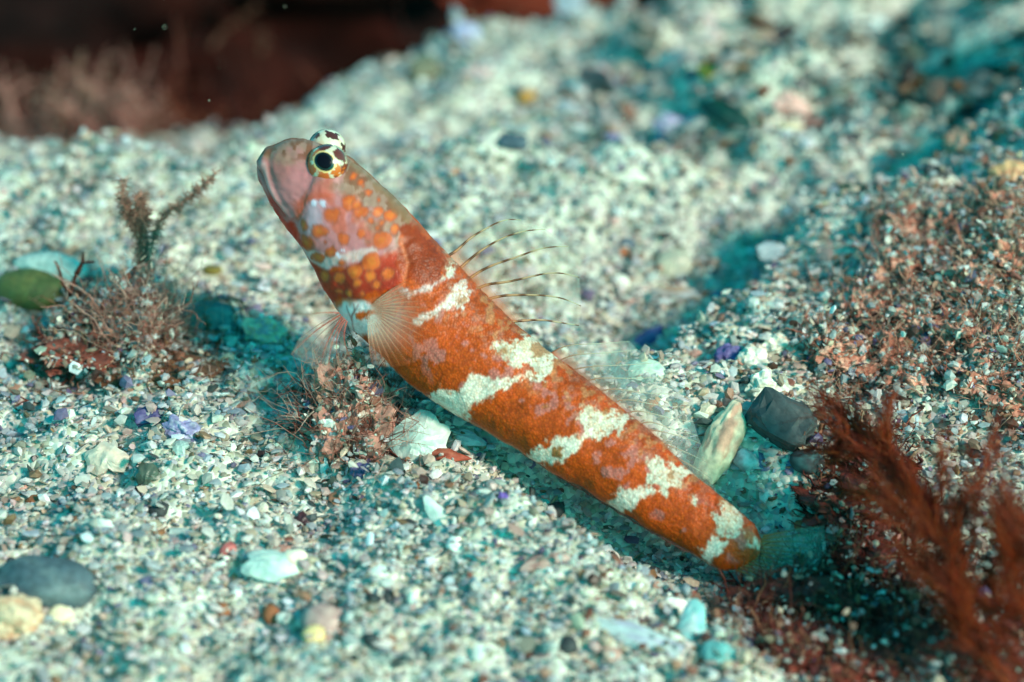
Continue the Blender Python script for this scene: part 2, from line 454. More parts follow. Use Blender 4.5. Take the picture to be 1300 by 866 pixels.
VB = C3[:, None, :] + A3c[:, None, None] * ct[None, :, None] * Ur[:, None, :] + B3[:, None, None] * se[None, :, None] * Lr[:, None, :]
Hh = np.broadcast_to(ct[None, :], (NS, MR))
# flattened side view coordinates of every skin point: both flanks carry the same markings
PX = (sC[:, None, :] + Hh[..., None] * ((sD - sV) / 2)[:, None, :]).reshape(-1, 2)
SX = np.repeat(tq, MR); HX = Hh.reshape(-1)
side = np.repeat(np.sign(st)[None, :], NS, 0).reshape(-1)
nrm = (ct[None, :, None] * Ur[:, None, :] / A3c[:, None, None] + se[None, :, None] * Lr[:, None, :] / B3[:, None, None])
nrm /= np.linalg.norm(nrm, axis=2)[..., None]
disp = np.zeros(NS * MR)
flank = np.abs(np.repeat(st[None, :], NS, 0).reshape(-1))
fl = sstep(0.15, 0.5, flank)
mouth = Z1((62, 214), (84, 232), (108, 290), (135, 345), (166, 384))
lip = Z1((122, 150), (118, 190), (128, 250), (152, 315), (182, 362))
gill = Z1((590, 470), (612, 540), (602, 610), (555, 645), (470, 668), (390, 672), (335, 690))
disp -= 0.055 * np.exp(-(linesd(PX, mouth) / 3.2) ** 2) * sstep(0.02, 0.2, flank)
disp -= 0.015 * np.exp(-(linesd(PX, lip) / 4.0) ** 2) * fl
disp += 0.03 * np.exp(-(linesd(PX, Z1((95, 200), (112, 260), (140, 320))) / 5.0) ** 2) * fl
disp -= 0.025 * np.exp(-(linesd(PX, gill) / 6) ** 2) * fl
disp += 0.05 * np.exp(-(np.linalg.norm(PX - Z1((300, 440))[0], axis=1) / 30) ** 2) * fl
disp += 0.02 * np.exp(-(np.linalg.norm(PX - Z1((470, 580))[0], axis=1) / 34) ** 2) * fl
eye_c = np.array([416.0, 210.0])
disp += 0.07 * np.exp(-(np.linalg.norm(PX - eye_c - np.array([0, 6]), axis=1) / 26) ** 2)
disp += 0.02 * noise(PX[:, 0] * 0.05, PX[:, 1] * 0.05, side, 5) + 0.006 * noise(PX[:, 0] * 0.2, PX[:, 1] * 0.2, side, 6)
VB = VB + (disp.reshape(NS, MR) * cap[:, None])[..., None] * nrm

# pigment
px, py = PX[:, 0], PX[:, 1]
nz1 = fbm(px * 0.06, py * 0.06, side * 3, 11, 4)
nz2 = fbm(px * 0.22, py * 0.22, side * 3, 15, 2)
nz3 = fbm(px * 0.03, py * 0.03, side * 3, 31, 3)
ROWH, COLW = 4.4, 4.6
grow_ = np.abs(((np.repeat(th[None, :], NS, 0) + np.pi) % (2 * np.pi)) - np.pi).reshape(-1) * np.repeat(A3, MR) * 77 / ROWH
gcol_ = SX / COLW
ga, gb = np.floor(gcol_ + grow_ * 0.5), np.floor(grow_ * 0.5 - gcol_ + 900)
cellr = hash3(ga, gb, side + 2, 77); cellr2 = hash3(ga, gb, side + 2, 99)
scaled = sstep(215, 265, SX)
def paint(c, rgb, mask):
    return c * (1 - mask[:, None]) + lin(rgb) * mask[:, None]
def pm(poly, soft=1.6, wob=3.0, fine=2.0, wx=None):
    d = polysd(PX, poly) + 1.2 + wob * nz1 + fine * nz2 + 5.0 * (cellr - 0.5) * scaled
    return sstep(soft, -soft, d)
c = np.tile(lin((180, 75, 6)), (len(PX), 1))
c = paint(c, (126, 58, 20), sstep(0.25, 0.95, HX + 0.15 * nz1) * 0.7)          # browner back
c = paint(c, (200, 82, 20), sstep(-0.1, 0.5, nz1) * 0.5)
lav = sstep(0.42, 0.7, fbm(px * 0.055, py * 0.055, side * 3, 131, 2) + 0.35 * nz2) * sstep(0.8, 0.4, np.abs(HX)) * 0.6
c = paint(c, (176, 122, 126), lav)
cell = sstep(0.15, 0.6, fbm(px * 0.16, py * 0.16, side * 3, 41, 2)) * sstep(0.0, 0.6, HX)
c = paint(c, (150, 112, 100), cell * 0.35)
c = paint(c, (206, 170, 150), sstep(-0.93, -0.99, HX) * 0.6)                             # belly edge
cream, mint = (232, 216, 200), (206, 198, 180)
whites = [(cream, Z2((415, 565), (470, 530), (540, 525), (600, 460), (650, 470), (690, 492), (760, 475), (830, 440), (890, 480), (880, 512), (830, 490), (740, 540), (640, 592), (545, 655), (470, 610))),
          (mint, Z2((700, 335), (745, 340), (790, 322), (810, 310), (870, 350), (915, 400), (932, 470), (880, 506), (832, 440), (770, 470), (740, 420), (715, 405))),
          (mint, Z3((265, 228), (310, 210), (345, 245), (385, 222), (425, 268), (372, 335), (330, 318), (275, 312))),
          (cream, Z3((80, 395), (150, 348), (230, 328), (320, 296), (360, 318), (285, 352), (235, 402), (170, 430), (110, 415))),
          (mint, Z3((485, 430), (520, 398), (560, 405), (622, 450), (600, 485), (560, 515), (505, 492), (488, 462))),
          (cream, Z3((345, 545), (400, 500), (500, 486), (535, 508), (480, 545), (430, 590), (375, 580))),
          (mint, Z3((705, 590), (742, 556), (800, 596), (792, 642), (740, 662), (708, 632))),
          (cream, Z3((655, 700), (700, 650), (748, 678), (730, 718), (700, 745), (665, 735))),
          (cream, Z3((800, 690), (850, 658), (905, 660), (885, 692), (822, 704))),
          (mint, Z3((640, 525), (662, 525), (665, 545), (645, 545))),
          ((205, 180, 182), Z1((738, 548), (775, 590), (742, 606), (690, 622), (655, 640), (620, 660), (560, 612), (620, 632), (690, 606), (722, 590))),
          (mint, Z1((722, 505), (760, 560), (748, 600), (718, 598))),
          ((212, 196, 192), Z1((780, 610), (828, 640), (822, 690), (790, 722), (770, 690), (715, 706), (665, 742), (630, 742), (640, 722), (700, 690), (750, 640)))]
for k_, (cc, poly) in enumerate(whites):
    c = paint(c, cc, pm(poly, 3.2, 5.0, 5.5 if cc == mint else 2.2))
# vermiculation inside the paler saddles
for (zx, r_) in ((Z2((735, 375))[0], 5), (Z2((782, 368))[0], 4), (Z2((855, 375))[0], 10), (Z3((560, 455))[0], 9), (Z3((350, 240))[0], 7), (Z3((185, 385))[0], 8), (Z1((800, 680))[0], 6), (Z2((900, 600))[0], 5), (Z2((930, 790))[0], 7)):
    d = np.linalg.norm((PX - zx) * np.array([1, 1.1]), axis=1) + 5 * nz1 + 3 * nz2
    c = paint(c, (150, 96, 40), sstep(r_ + 2, r_ - 2, d) * 0.75)
# head
headm = sstep(3, -3, polysd(PX, Z1((40, 60), (400, 60), (520, 230), (600, 400), (575, 420), (585, 480), (560, 500), (470, 530), (400, 548), (330, 562), (250, 530), (200, 465), (60, 260))) + 4 * nz1)
c = paint(c, (190, 128, 136), headm)
c = paint(c, (196, 96, 62), headm * sstep(-0.1, 0.4, fbm(px * 0.05, py * 0.05, side * 3, 141, 2)) * sstep(380, 440, px + 0.4 * (py - 230)) * 0.6)
c = paint(c, (172, 116, 118), headm * sstep(30, 12, np.linalg.norm(PX - np.array([350, 205]), axis=1)))
c = paint(c, (150, 128, 112), headm * sstep(0.35, 0.8, HX + 0.2 * nz1) * 0.9)          # grey brown crown
c = paint(c, (120, 84, 60), headm * sstep(0.4, 0.8, HX) * sstep(0.1, 0.35, fbm(px * 0.12, py * 0.12, side * 3, 61, 2)) * 0.8)
c = paint(c, (214, 186, 184), pm(Z1((215, 470), (260, 480), (330, 500), (420, 480), (520, 470), (500, 505), (400, 540), (320, 560), (255, 530)), 4, 4) * 0.9)
c = paint(c, (196, 186, 204), pm(Z1((270, 320), (330, 320), (325, 400), (280, 440), (265, 390)), 8, 4) * 0.55)
red = pm(Z1((125, 365), (165, 400), (188, 372), (205, 392), (240, 430), (248, 470), (215, 478), (190, 448)), 4, 3)
c = paint(c, (222, 60, 30), red)
c = paint(c, (206, 92, 60), pm(Z1((205, 320), (240, 285), (300, 295), (360, 300), (330, 318), (260, 330), (225, 380), (200, 390)), 7, 4) * 0.8)
c = paint(c, (200, 90, 80), pm(Z1((66, 225), (85, 270), (120, 345), (190, 440), (170, 440), (100, 350), (62, 260)), 3, 1) * 0.85)
band = pm(Z1((245, 528), (330, 562), (400, 548), (470, 528), (545, 490), (585, 500), (600, 610), (560, 640), (500, 640), (440, 662), (370, 660), (345, 700), (320, 700), (290, 640)), 4, 4)
c = paint(c, (172, 52, 22), band)
c = paint(c, (150, 44, 26), band * sstep(60, 20, np.linalg.norm((PX - Z1((460, 590))[0]) * np.array([0.8, 1.5]), axis=1)) * 0.75)
c = paint(c, (206, 66, 44), pm(Z1((255, 545), (330, 640), (345, 715), (320, 715), (270, 600)), 4, 2) * 0.9)
nape = pm(Z1((575, 410), (610, 412), (690, 470), (745, 545), (715, 602), (650, 618), (595, 595), (572, 530), (585, 470)), 3, 4)
c = paint(c, (134, 52, 18), nape)
c = paint(c, (188, 70, 18), nape * sstep(0.6, 0.2, HX))
spots = [(258,400,18),(313,420,23),(350,490,21),(355,365,26),(395,450,24),(450,360,22),(507,362,15),(485,392,10),(545,380,17),(455,435,18),(520,455,30),(410,320,22),(490,525,26),(380,585,21),(430,560,22),(545,575,20),(440,600,11),(485,578,13),(300,515,18),(265,460,24),(390,530,16),(438,332,13),(330,455,10),(470,300,10),(505,325,9),(520,400,9),(506,415,9),(370,632,9),(410,640,10),(455,640,12),(505,612,12),(320,580,18),(560,420,12),(440,265,12),(420,250,9)]
for (sx_, sy_, r_) in spots:
    cx_, cy_ = Z1((sx_, sy_))[0]; r_ /= 2.7
    d = np.linalg.norm(PX - np.array([cx_, cy_]), axis=1) + 1.3 * nz1
    d = d + 1.2 * nz2 + 1.5 * nz1
    c = paint(c, (150, 84, 60), sstep(r_ + 3.0, r_ - 0.6, d) * 0.6)
    c = paint(c, (212, 104, 40), sstep(r_ + 0.9, r_ - 2.2, d) * 0.8)
    c = paint(c, (226, 140, 56), sstep(r_ * 0.55, 0, d) * 0.5)
for (sx_, sy_, r_) in ((300, 325, 16), (330, 328, 12), (398, 490, 12), (372, 505, 9)):    # pale blue flecks
    d = np.linalg.norm(PX - np.array(Z1((sx_, sy_))[0]), axis=1) + 3 * nz2
    c = paint(c, (216, 222, 246), sstep(r_ / 2.7, r_ / 2.7 - 3, d) * 0.8)
c = paint(c, (150, 92, 92), np.exp(-(linesd(PX, mouth) / 1.6) ** 2) * sstep(0.02, 0.2, flank) * 0.7)
c = paint(c, (220, 184, 184), np.exp(-(linesd(PX, Z1((95, 200), (112, 260), (140, 320), (165, 360))) / 4.0) ** 2) * fl * 0.5)
c = paint(c, (206, 44, 24), np.exp(-(linesd(PX, Z1((118, 335), (150, 395), (190, 440), (215, 462), (235, 470))) / 8.0) ** 2) * 0.75)
c = paint(c, (216, 120, 80), np.exp(-(linesd(PX, gill) / 2.2) ** 2) * fl * 0.5)
c = c * (1 - (headm * 0.26)[:, None] * np.array([0.7, 1.0, 0.92]))
# dark rimmed pale reticulation along the nape
c = paint(c, (126, 96, 70), pm(Z1((392, 190), (420, 205), (500, 280), (575, 355), (605, 402), (590, 395), (560, 360), (480, 285)), 2.0, 5) * 0.8)
spk = sstep(0.25, 0.55, fbm(px * 0.11, py * 0.11, side * 3, 171, 3)) * sstep(0.15, 0.7, HX + 0.2 * nz3) * sstep(290, 340, SX)
c = paint(c, (176, 140, 100), spk * 0.42)
c = c * (1 + (0.34 * (cellr2 - 0.5) * scaled)[:, None] * np.array([0.8, 1.0, 1.0]))
# worm-like brown tracery inside the pale saddles
pale = sstep(0.25, 0.45, c[:, 2]) * sstep(118, 135, SX)
wl = np.abs(fbm(px * 0.17, py * 0.17, side * 3, 91, 2))
c = paint(c, (158, 104, 58), pale * sstep(0.16, 0.04, wl) * sstep(-0.3, 0.2, HX) * 0.8)
c = paint(c, (190, 130, 100), pale * sstep(0.1, 0.5, nz2) * 0.3)
# pale breast under the pectoral
c = paint(c, (226, 208, 210), pm(Z1((332, 700), (372, 672), (470, 668), (500, 690), (520, 740), (500, 790), (420, 800), (380, 760)), 6, 5))
for ln in (Z1((408, 790), (412, 720), (440, 680)), Z1((410, 740), (392, 690)), Z1((412, 725), (425, 700), (420, 680))):
    c = paint(c, (150, 50, 50), np.exp(-(linesd(PX, ln) / 1.4) ** 2) * 0.6)
c = paint(c, (214, 96, 34), pm(Z1((420, 705), (500, 695), (505, 715), (450, 735), (425, 728)), 2, 2))
# scales
scx = SX / 4.4; row = np.floor(np.abs(np.repeat(th[None, :], NS, 0).reshape(-1)) * np.repeat(A3, MR) * 77 / 3.6)
wht = sstep(0.25, 0.7, c[:, 2] / (c[:, 0] + 1e-6))[:, None]
c = np.clip(c * (np.array([0.98, 0.76, 0.66]) * (1 - wht) + np.array([1.0, 0.93, 0.92]) * wht) * (1 + 0.08 * nz2[:, None]), 0.002, 0.9)
UV = np.stack([SX / 77.0, np.abs(((np.repeat(th[None, :], NS, 0) + np.pi) % (2 * np.pi)) - np.pi).reshape(-1) * np.repeat(A3, MR)], -1)
i0 = np.arange(NS * MR).reshape(NS, MR); i1 = np.roll(i0, -1, axis=1)
F = np.stack([i0[:-1], i1[:-1], i1[1:], i0[1:]], -1).reshape(-1, 4)
me = mesh_np('goby_body', VB.reshape(-1, 3) - FLOC, F, c, True, UV)
bm_mat, t, p, out = mat_new('goby_skin'); N, L = t.nodes, t.links
at = N.new('ShaderNodeAttribute'); at.attribute_name = 'col'
uvn = N.new('ShaderNodeUVMap'); uvn.uv_map = 'uv'
mp = N.new('ShaderNodeMapping'); mp.inputs['Rotation'].default_value = (0, 0, math.radians(45)); L.new(uvn.outputs[0], mp.inputs[0])
vo = N.new('ShaderNodeTexVoronoi'); vo.inputs['Scale'].default_value = 23; vo.inputs['Randomness'].default_value = 0.8; L.new(mp.outputs[0], vo.inputs['Vector'])
mr = N.new('ShaderNodeMapRange'); mr.inputs[1].default_value = 0.15; mr.inputs[2].default_value = 0.75; mr.inputs[3].default_value = 1.14; mr.inputs[4].default_value = 0.74
L.new(vo.outputs['Distance'], mr.inputs[0])
mm = N.new('ShaderNodeMix'); mm.data_type = 'RGBA'; mm.blend_type = 'MULTIPLY'
# the head has no scales: the v-shaped start of scaling follows the body coordinate
sx_ = N.new('ShaderNodeSeparateXYZ'); L.new(uvn.outputs[0], sx_.inputs[0])
ms = N.new('ShaderNodeMapRange'); ms.inputs[1].default_value = 2.6; ms.inputs[2].default_value = 3.4; L.new(sx_.outputs[0], ms.inputs[0])
L.new(ms.outputs[0], mm.inputs[0]); L.new(at.outputs['Color'], mm.inputs[6]); L.new(mr.outputs[0], mm.inputs[7])
L.new(mm.outputs[2], p.inputs['Base Color'])
p.inputs['Roughness'].default_value = 0.45; p.inputs['Specular IOR Level'].default_value = 0.22
p.inputs['Subsurface Weight'].default_value = 0.12; p.inputs['Subsurface Radius'].default_value = (0.12, 0.05, 0.03)
bp = N.new('ShaderNodeBump'); bp.inputs['Distance'].default_value = 0.03; bp.invert = True
mb = N.new('ShaderNodeMath'); mb.operation = 'MULTIPLY'; mb.inputs[1].default_value = 0.3; L.new(ms.outputs[0], mb.inputs[0])
L.new(mb.outputs[0], bp.inputs['Strength']); L.new(vo.outputs['Distance'], bp.inputs['Height']); L.new(bp.outputs[0], p.inputs['Normal'])
link('body', me, bm_mat, fish)

# eyes
m_eye, t, p, out = mat_new('eye'); at = t.nodes.new('ShaderNodeAttribute'); at.attribute_name = 'col'
t.links.new(at.outputs['Color'], p.inputs['Base Color']); p.inputs['Roughness'].default_value = 0.25
p.inputs['Coat Weight'].default_value = 0.15; p.inputs['Coat Roughness'].default_value = 0.06
m_pup, t, p, out = mat_new('pupil'); p.inputs['Base Color'].default_value = (0.004, 0.004, 0.008, 1); p.inputs['Roughness'].default_value = 0.25; p.inputs['Specular IOR Level'].default_value = 0.06

def make_eye(center, axis, r, sgn):
    axis = np.array(axis, float); axis /= np.linalg.norm(axis)
    k = np.argmin((sC[:, 0] - 400) ** 2 + (sC[:, 1] - 240) ** 2)
    ux = -T3[k] - axis * (-T3[k] @ axis); ux /= np.linalg.norm(ux)       # towards the snout
    uy = np.cross(axis, ux); uy *= np.sign(uy @ Ur[k])
    V, Fq = subdivide(*ICO4)
    ang = np.degrees(np.arccos(np.clip(V[:, 2], -1, 1)))
    X, Y = V[:, 0], V[:, 1]
    rad = ang; azm = np.degrees(np.arctan2(Y, X))
    nz = fbm(V[:, 0] * 5, V[:, 1] * 5, V[:, 2] * 5, 3, 3)
    col = np.tile(lin((196, 172, 144)), (len(V), 1))
    col = paint(col, (204, 196, 176), sstep(-0.2, 0.4, nz) * 0.6)
    # brown spokes round the iris: (direction, radius, size, rgb)
    for (az_, ra_, rx, cc) in ((112, 56, 20, (92, 34, 20)), (45, 56, 21, (86, 28, 16)), (160, 62, 15, (110, 44, 22)), (-5, 46, 17, (196, 96, 34)), (178, 44, 16, (190, 92, 30)), (-60, 48, 17, (190, 80, 34)), (-118, 46, 17, (192, 84, 34)),
                               (75, 108, 20, (74, 30, 20)), (20, 100, 14, (80, 34, 24)), (140, 105, 18, (70, 30, 22)), (-150, 66, 12, (120, 60, 40)), (-30, 70, 12, (120, 66, 44))):
        t_ = np.radians(az_); q = np.array([np.sin(np.radians(ra_)) * np.cos(t_), np.sin(np.radians(ra_)) * np.sin(t_), np.cos(np.radians(ra_))])
        d = np.degrees(np.arccos(np.clip(V @ q, -1, 1))) + 11 * nz
        col = paint(col, cc, sstep(rx + 5, rx - 1, d))
    col = paint(col, (104, 70, 58), sstep(66, 80, ang + 7 * nz) * (0.8 if sgn > 0 else 0))
    el_ = np.hypot(X / 1.22, Y) ; el_ = np.degrees(np.arcsin(np.clip(el_, 0, 1))) + (V[:, 2] < 0) * 90
    col = paint(col, (226, 182, 120), sstep(29.0, 27.0, el_ + 3 * nz))
    col = paint(col, (14, 10, 12), sstep(25.5, 24, el_))
    # skin creeping up the ball
    col = paint(col, (176, 124, 120), sstep(60, 76, ang + 8 * nz) * sstep(0.45, -0.1, Y))
    Rm = np.stack([ux, uy, axis], 1)
    W = (V * r) @ Rm.T + center
    o = link('eye', mesh_np('goby_eye', W - FLOC, Fq, col, True), m_eye, fish)
    # dark lens bulging in the middle
    P_, F_ = ICO2
    W = (P_ * np.array([0.13, 0.105, 0.03]) * r / 0.33 + np.array([0, 0, r * 0.935])) @ Rm.T + center
    link('pupil', mesh_np('goby_pupil', W - FLOC, F_, None, True), m_pup, o)
kE = np.argmin((sC[:, 0] - 400) ** 2 + (sC[:, 1] - 240) ** 2)
dE = cdep[kE]
make_eye(unp(416, 210, dE - 0.45), -FWD * 0.95 + UPV * 0.12 - RGT * 0.1, 0.325, 1)
make_eye(unp(415, 188, dE + 0.30), FWD * 0.9 + UPV * 0.5, 0.295, -1)

# fins -------------------------------------------------------------
def tube_mesh(name, lines, radii, cols, sides=4, capped=True):
    """lines: list of (n,3); radii: list of (n,); cols: list of (n,3|4)"""
    Vs, Fs, Cs, off = [], [], [], 0
    for ln, ra, co in zip(lines, radii, cols):
        ln = np.asarray(ln, float); n = len(ln)
        T = np.gradient(ln, axis=0); T /= np.linalg.norm(T, axis=1)[:, None] + 1e-12
        ref = np.array([0.3, 0.2, 0.93]) if abs(T[0][2]) < 0.8 else np.array([0.9, 0.3, 0.1])
        A = np.cross(T, ref); A /= np.linalg.norm(A, axis=1)[:, None] + 1e-12; B = np.cross(T, A)
        an = np.linspace(0, 2 * np.pi, sides, endpoint=False)
        V = ln[:, None] + np.asarray(ra)[:, None, None] * (np.cos(an)[None, :, None] * A[:, None] + np.sin(an)[None, :, None] * B[:, None])
        Vs.append(V.reshape(-1, 3)); Cs.append(np.repeat(np.asarray(co), sides, axis=0))
        i = np.arange(n * sides).reshape(n, sides) + off; j = np.roll(i, -1, 1)
        Fs.append(np.stack([i[:-1], j[:-1], j[1:], i[1:]], -1).reshape(-1, 4)); off += n * sides
    return mesh_np(name, np.vstack(Vs), np.vstack(Fs), np.vstack(Cs), True)

def curve(pts, n):
    pts = np.asarray(pts, float)
    t_ = np.concatenate([[0], np.cumsum(np.linalg.norm(np.diff(pts, axis=0), axis=1))])
    return spline(t_, pts, np.linspace(0, t_[-1], n))

def fin(name, rays, depth0, dslope, colour, ray_r, ray_cols, mem_alpha, nr=14, raypart='ray'):
    """rays: side-view polylines; membrane grid between them; each ray a piece of its own"""
    L3d, t_ = [], np.linspace(0, 1, nr)
    for k_, r in enumerate(rays):
        q = curve(r, nr)
        d0 = depth0[k_] if hasattr(depth0, '__len__') else depth0
        L3d.append(unp(q[:, 0], q[:, 1], d0 + dslope * t_))
    L3d = np.array(L3d)
    V, Cc = [], []
    nk = len(rays); sub = 3
    for k_ in range(nk - 1):
        for j in range(sub if k_ < nk - 2 else sub + 1):
            f = j / sub
            V.append(L3d[k_] * (1 - f) + L3d[k_ + 1] * f - FWD * 0.012 * math.sin(f * math.pi))
            Cc.append(np.hstack([np.tile(colour(0.5 * t_ + 0.5 * t_), (1, 1)), (mem_alpha(t_) * np.ones(nr))[:, None]]))
    V = np.array(V); nV = V.shape[0]
    i = np.arange(nV * nr).reshape(nV, nr)
    Fq = np.stack([i[:-1, :-1], i[1:, :-1], i[1:, 1:], i[:-1, 1:]], -1).reshape(-1, 4)
    o = link(name, mesh_np('goby_' + name, V.reshape(-1, 3) - FLOC, Fq, np.vstack(Cc), True), M_FIN, fish)
    for k_ in range(nk):
        ra = ray_r * (1 - 0.7 * t_)
        link(raypart, tube_mesh('goby_' + raypart, [L3d[k_] - FLOC], [ra], [ray_cols(t_, k_)], 5), M_FIN, o)
    return o

def ramp(t_, a_, b_):
    return lin(a_) * (1 - t_[:, None]) + lin(b_) * t_[:, None]

def banded(t_, k_):
    b = sstep(0.1, 0.4, np.sin(t_ * 30 + 0.7 * k_))
    cc = ramp(t_, (190, 110, 60), (216, 206, 170)); cc = cc * (1 - b[:, None]) + lin((104, 56, 24)) * b[:, None]
    return np.hstack([cc, np.clip(1 - 0.55 * t_ * (1 - b), 0, 1)[:, None]])
d1 = [Z4((18, 190), (50, 172), (100, 128), (170, 84), (240, 55), (292, 56)), Z4((50, 250), (85, 218), (130, 180), (220, 125), (310, 96), (382, 90)),
      Z4((85, 285), (120, 258), (180, 225), (280, 190), (370, 160), (466, 152)), Z4((125, 312), (160, 295), (220, 285), (320, 265), (430, 250), (506, 266)),
      Z4((165, 348), (200, 338), (280, 330), (370, 332), (450, 345), (512, 371)), Z4((250, 428), (290, 425), (370, 422), (440, 432), (505, 442))]
fin('dorsal_fin', d1, [fish_depth(*r[0]) + 0.12 for r in d1], 0.35, lambda t_: ramp(t_, (214, 110, 60), (225, 225, 205)), 0.026, banded, lambda t_: 0.6 * sstep(0.25, 0.02, t_) + 0.15, 26, 'spine')
d2 = [Z4((400, 545), (430, 527), (540, 510), (690, 500)), Z4((420, 580), (450, 562), (560, 545), (720, 530)), Z4((460, 610), (500, 600), (650, 588), (800, 578)),
      Z4((510, 650), (550, 640), (700, 636), (835, 628)), Z4((560, 690), (590, 680), (740, 688), (885, 690)), Z4((610, 735), (640, 720), (760, 728), (905, 742)),
      Z4((660, 775), (690, 760), (800, 772), (925, 795)), Z4((710, 815), (735, 800), (830, 815), (940, 845)), Z3((470, 300), (560, 318), (655, 350)), Z3((515, 345), (590, 372), (672, 410)), Z3((560, 388), (625, 425), (690, 465)), Z3((610, 440), (660, 478), (710, 515))]
d2 = [[tuple((1 - f) * np.array(p_) + f * np.array(q_)) for p_, q_ in zip(curve(a_, 6), curve(b_, 6))] for a_, b_ in zip(d2[:-1], d2[1:]) for f in (0,)] + [d2[-1]]
fin('rear_dorsal_fin', d2, [fish_depth(*r[0]) + 0.1 for r in d2], 0.3, lambda t_: ramp(np.clip(t_ * 2.5, 0, 1), (206, 96, 40), (226, 226, 214)), 0.013, lambda t_, k_: np.hstack([ramp(np.clip(t_ * 1.6, 0, 1), (150, 76, 36), (214, 206, 184)), (0.95 - 0.45 * t_)[:, None]]), lambda t_: 0.55 * sstep(0.22, 0.0, t_) + 0.27 - 0.12 * t_, 18)
# pectoral fan
pb = np.array(Z2((150, 195)))[0]
pect = []
for k_, an in enumerate(np.linspace(-38, 88, 19)):
    ln = np.interp(an, [-38, 0, 40, 88], [66, 84, 84, 58])
    q = pb + np.array([4 * math.cos(math.radians(an)) , 10 * (an + 38) / 126 - 2])
    dr_ = np.array([math.cos(math.radians(an)), math.sin(math.radians(an))])
    pect.append([q, q + dr_ * ln * 0.5, q + dr_ * ln + np.array([3, 5])])
kP = np.argmin((sC[:, 0] - 480) ** 2 + (sC[:, 1] - 380) ** 2)
dP = cdep[kP] - B3[kP]
def pcol(t_): return ramp(sstep(0.2, 0.9, t_), (234, 206, 190), (214, 112, 66))
fin('pectoral_fin', pect, dP + 0.08, -0.30, pcol, 0.012, lambda t_, k_: np.hstack([ramp(t_, (232, 204, 180), (210, 96, 40)), ((0.95 - 0.75 * t_ ** 2) * sstep(-0.05, 0.5, t_))[:, None]]), lambda t_: 0.32 * sstep(1.0, 0.2, t_) * sstep(0, 0.5, t_) + 0.1, 16)
# pelvic fins reach down to the weed tuft
for dz, tips in ((-0.35, [(120, 128), (40, 290), (150, 372), (190, 380), (232, 340), (290, 330)]), (0.25, [(60, 240), (30, 300), (70, 330), (120, 350), (170, 345)])):
    base = np.array(Z7((235, 125)))[0]
    rays = [[base + np.array([2 * k_, 2 * k_]), (base + np.array(Z7(tp)[0])) / 2 + np.array([-2, -1]), Z7(tp)[0]] for k_, tp in enumerate(tips)]
    red_ = dz < 0
    fin('pelvic_fin', rays, fish_depth(440, 390) + dz - 0.15, -0.2, lambda t_: ramp(t_, (214, 150, 140), (190, 160, 150)), 0.014,
        lambda t_, k_: np.hstack([ramp(t_, (200, 90, 74) if red_ else (190, 150, 140), (196, 76, 50) if red_ else (180, 140, 126)), (0.6 - 0.3 * t_)[:, None]]), lambda t_: 0.13 + 0 * t_, 12)
# tail fin
tf = []
for f in np.linspace(0, 1, 13):
    b_ = FD[-1] * (1 - f) + FV[-1] * f + np.array([-10, -7]); tip = np.array([1046, 668]) * (1 - f) ** 1.0 + np.array([992, 752]) * f + np.array([22, 18]) * math.sin(f * math.pi)
    tf.append([b_, b_ * 0.5 + tip * 0.5 + np.array([3, -2]), tip])
fin('tail_fin', tf, fish_depth(975, 710), -0.35, lambda t_: ramp(np.clip(t_ * 1.8, 0, 1), (196, 112, 44), (170, 196, 186)), 0.018, lambda t_, k_: np.hstack([ramp(t_, (176, 120, 60), (150, 160, 140)), (0.9 - 0.5 * t_)[:, None]]), lambda t_: 0.46 - 0.24 * t_, 10)
# anal fin folded along the belly
an_ = []
for f in np.linspace(0, 1, 11):
    b_ = np.array([np.interp(f, [0, 1], [655, 850]), 0]); b_[1] = np.interp(b_[0], FV[:, 0], FV[:, 1]) - 4
    an_.append([b_, b_ + np.array([16, 15]), b_ + np.array([40, 25 - 6 * f])])
fin('anal_fin', an_, [fish_depth(*r[0]) - 0.05 for r in an_], -0.15, lambda t_: ramp(t_, (150, 84, 66), (120, 84, 76)), 0.014, lambda t_, k_: np.hstack([ramp(t_, (150, 70, 56), (110, 80, 76)), (0.9 - 0.2 * t_)[:, None]]), lambda t_: 0.62 + 0 * t_, 10)

# ------------------------------------------------------------------ shells and stones
def put(o, u, v, phi=0.0, face=0.3, lift=0.0, P=None):
    """stand an object on the sand under (u, v): phi = lean of its long side as seen, face = how far it turns from lying flat to facing the lens"""
    P = ground_at(u, v) if P is None else P
    nn = np.array([0, 0, 1.0]) * (1 - face) - FWD * face; nn /= np.linalg.norm(nn)
    f_ = math.radians(phi)
    xv = math.cos(f_) * RGT + math.sin(f_) * UPV
    xv = xv - nn * (xv @ nn); xv /= np.linalg.norm(xv); yv = np.cross(nn, xv)
    M4 = Matrix.Identity(4)
    for i in range(3):
        M4[i][0], M4[i][1], M4[i][2], M4[i][3] = xv[i], yv[i], nn[i], P[i] + nn[i] * lift
    o.matrix_world = M4
    return P

def cm(u, v, px_):
    return px_ * proj(ground_at(u, v)[None])[2][0] / FPX

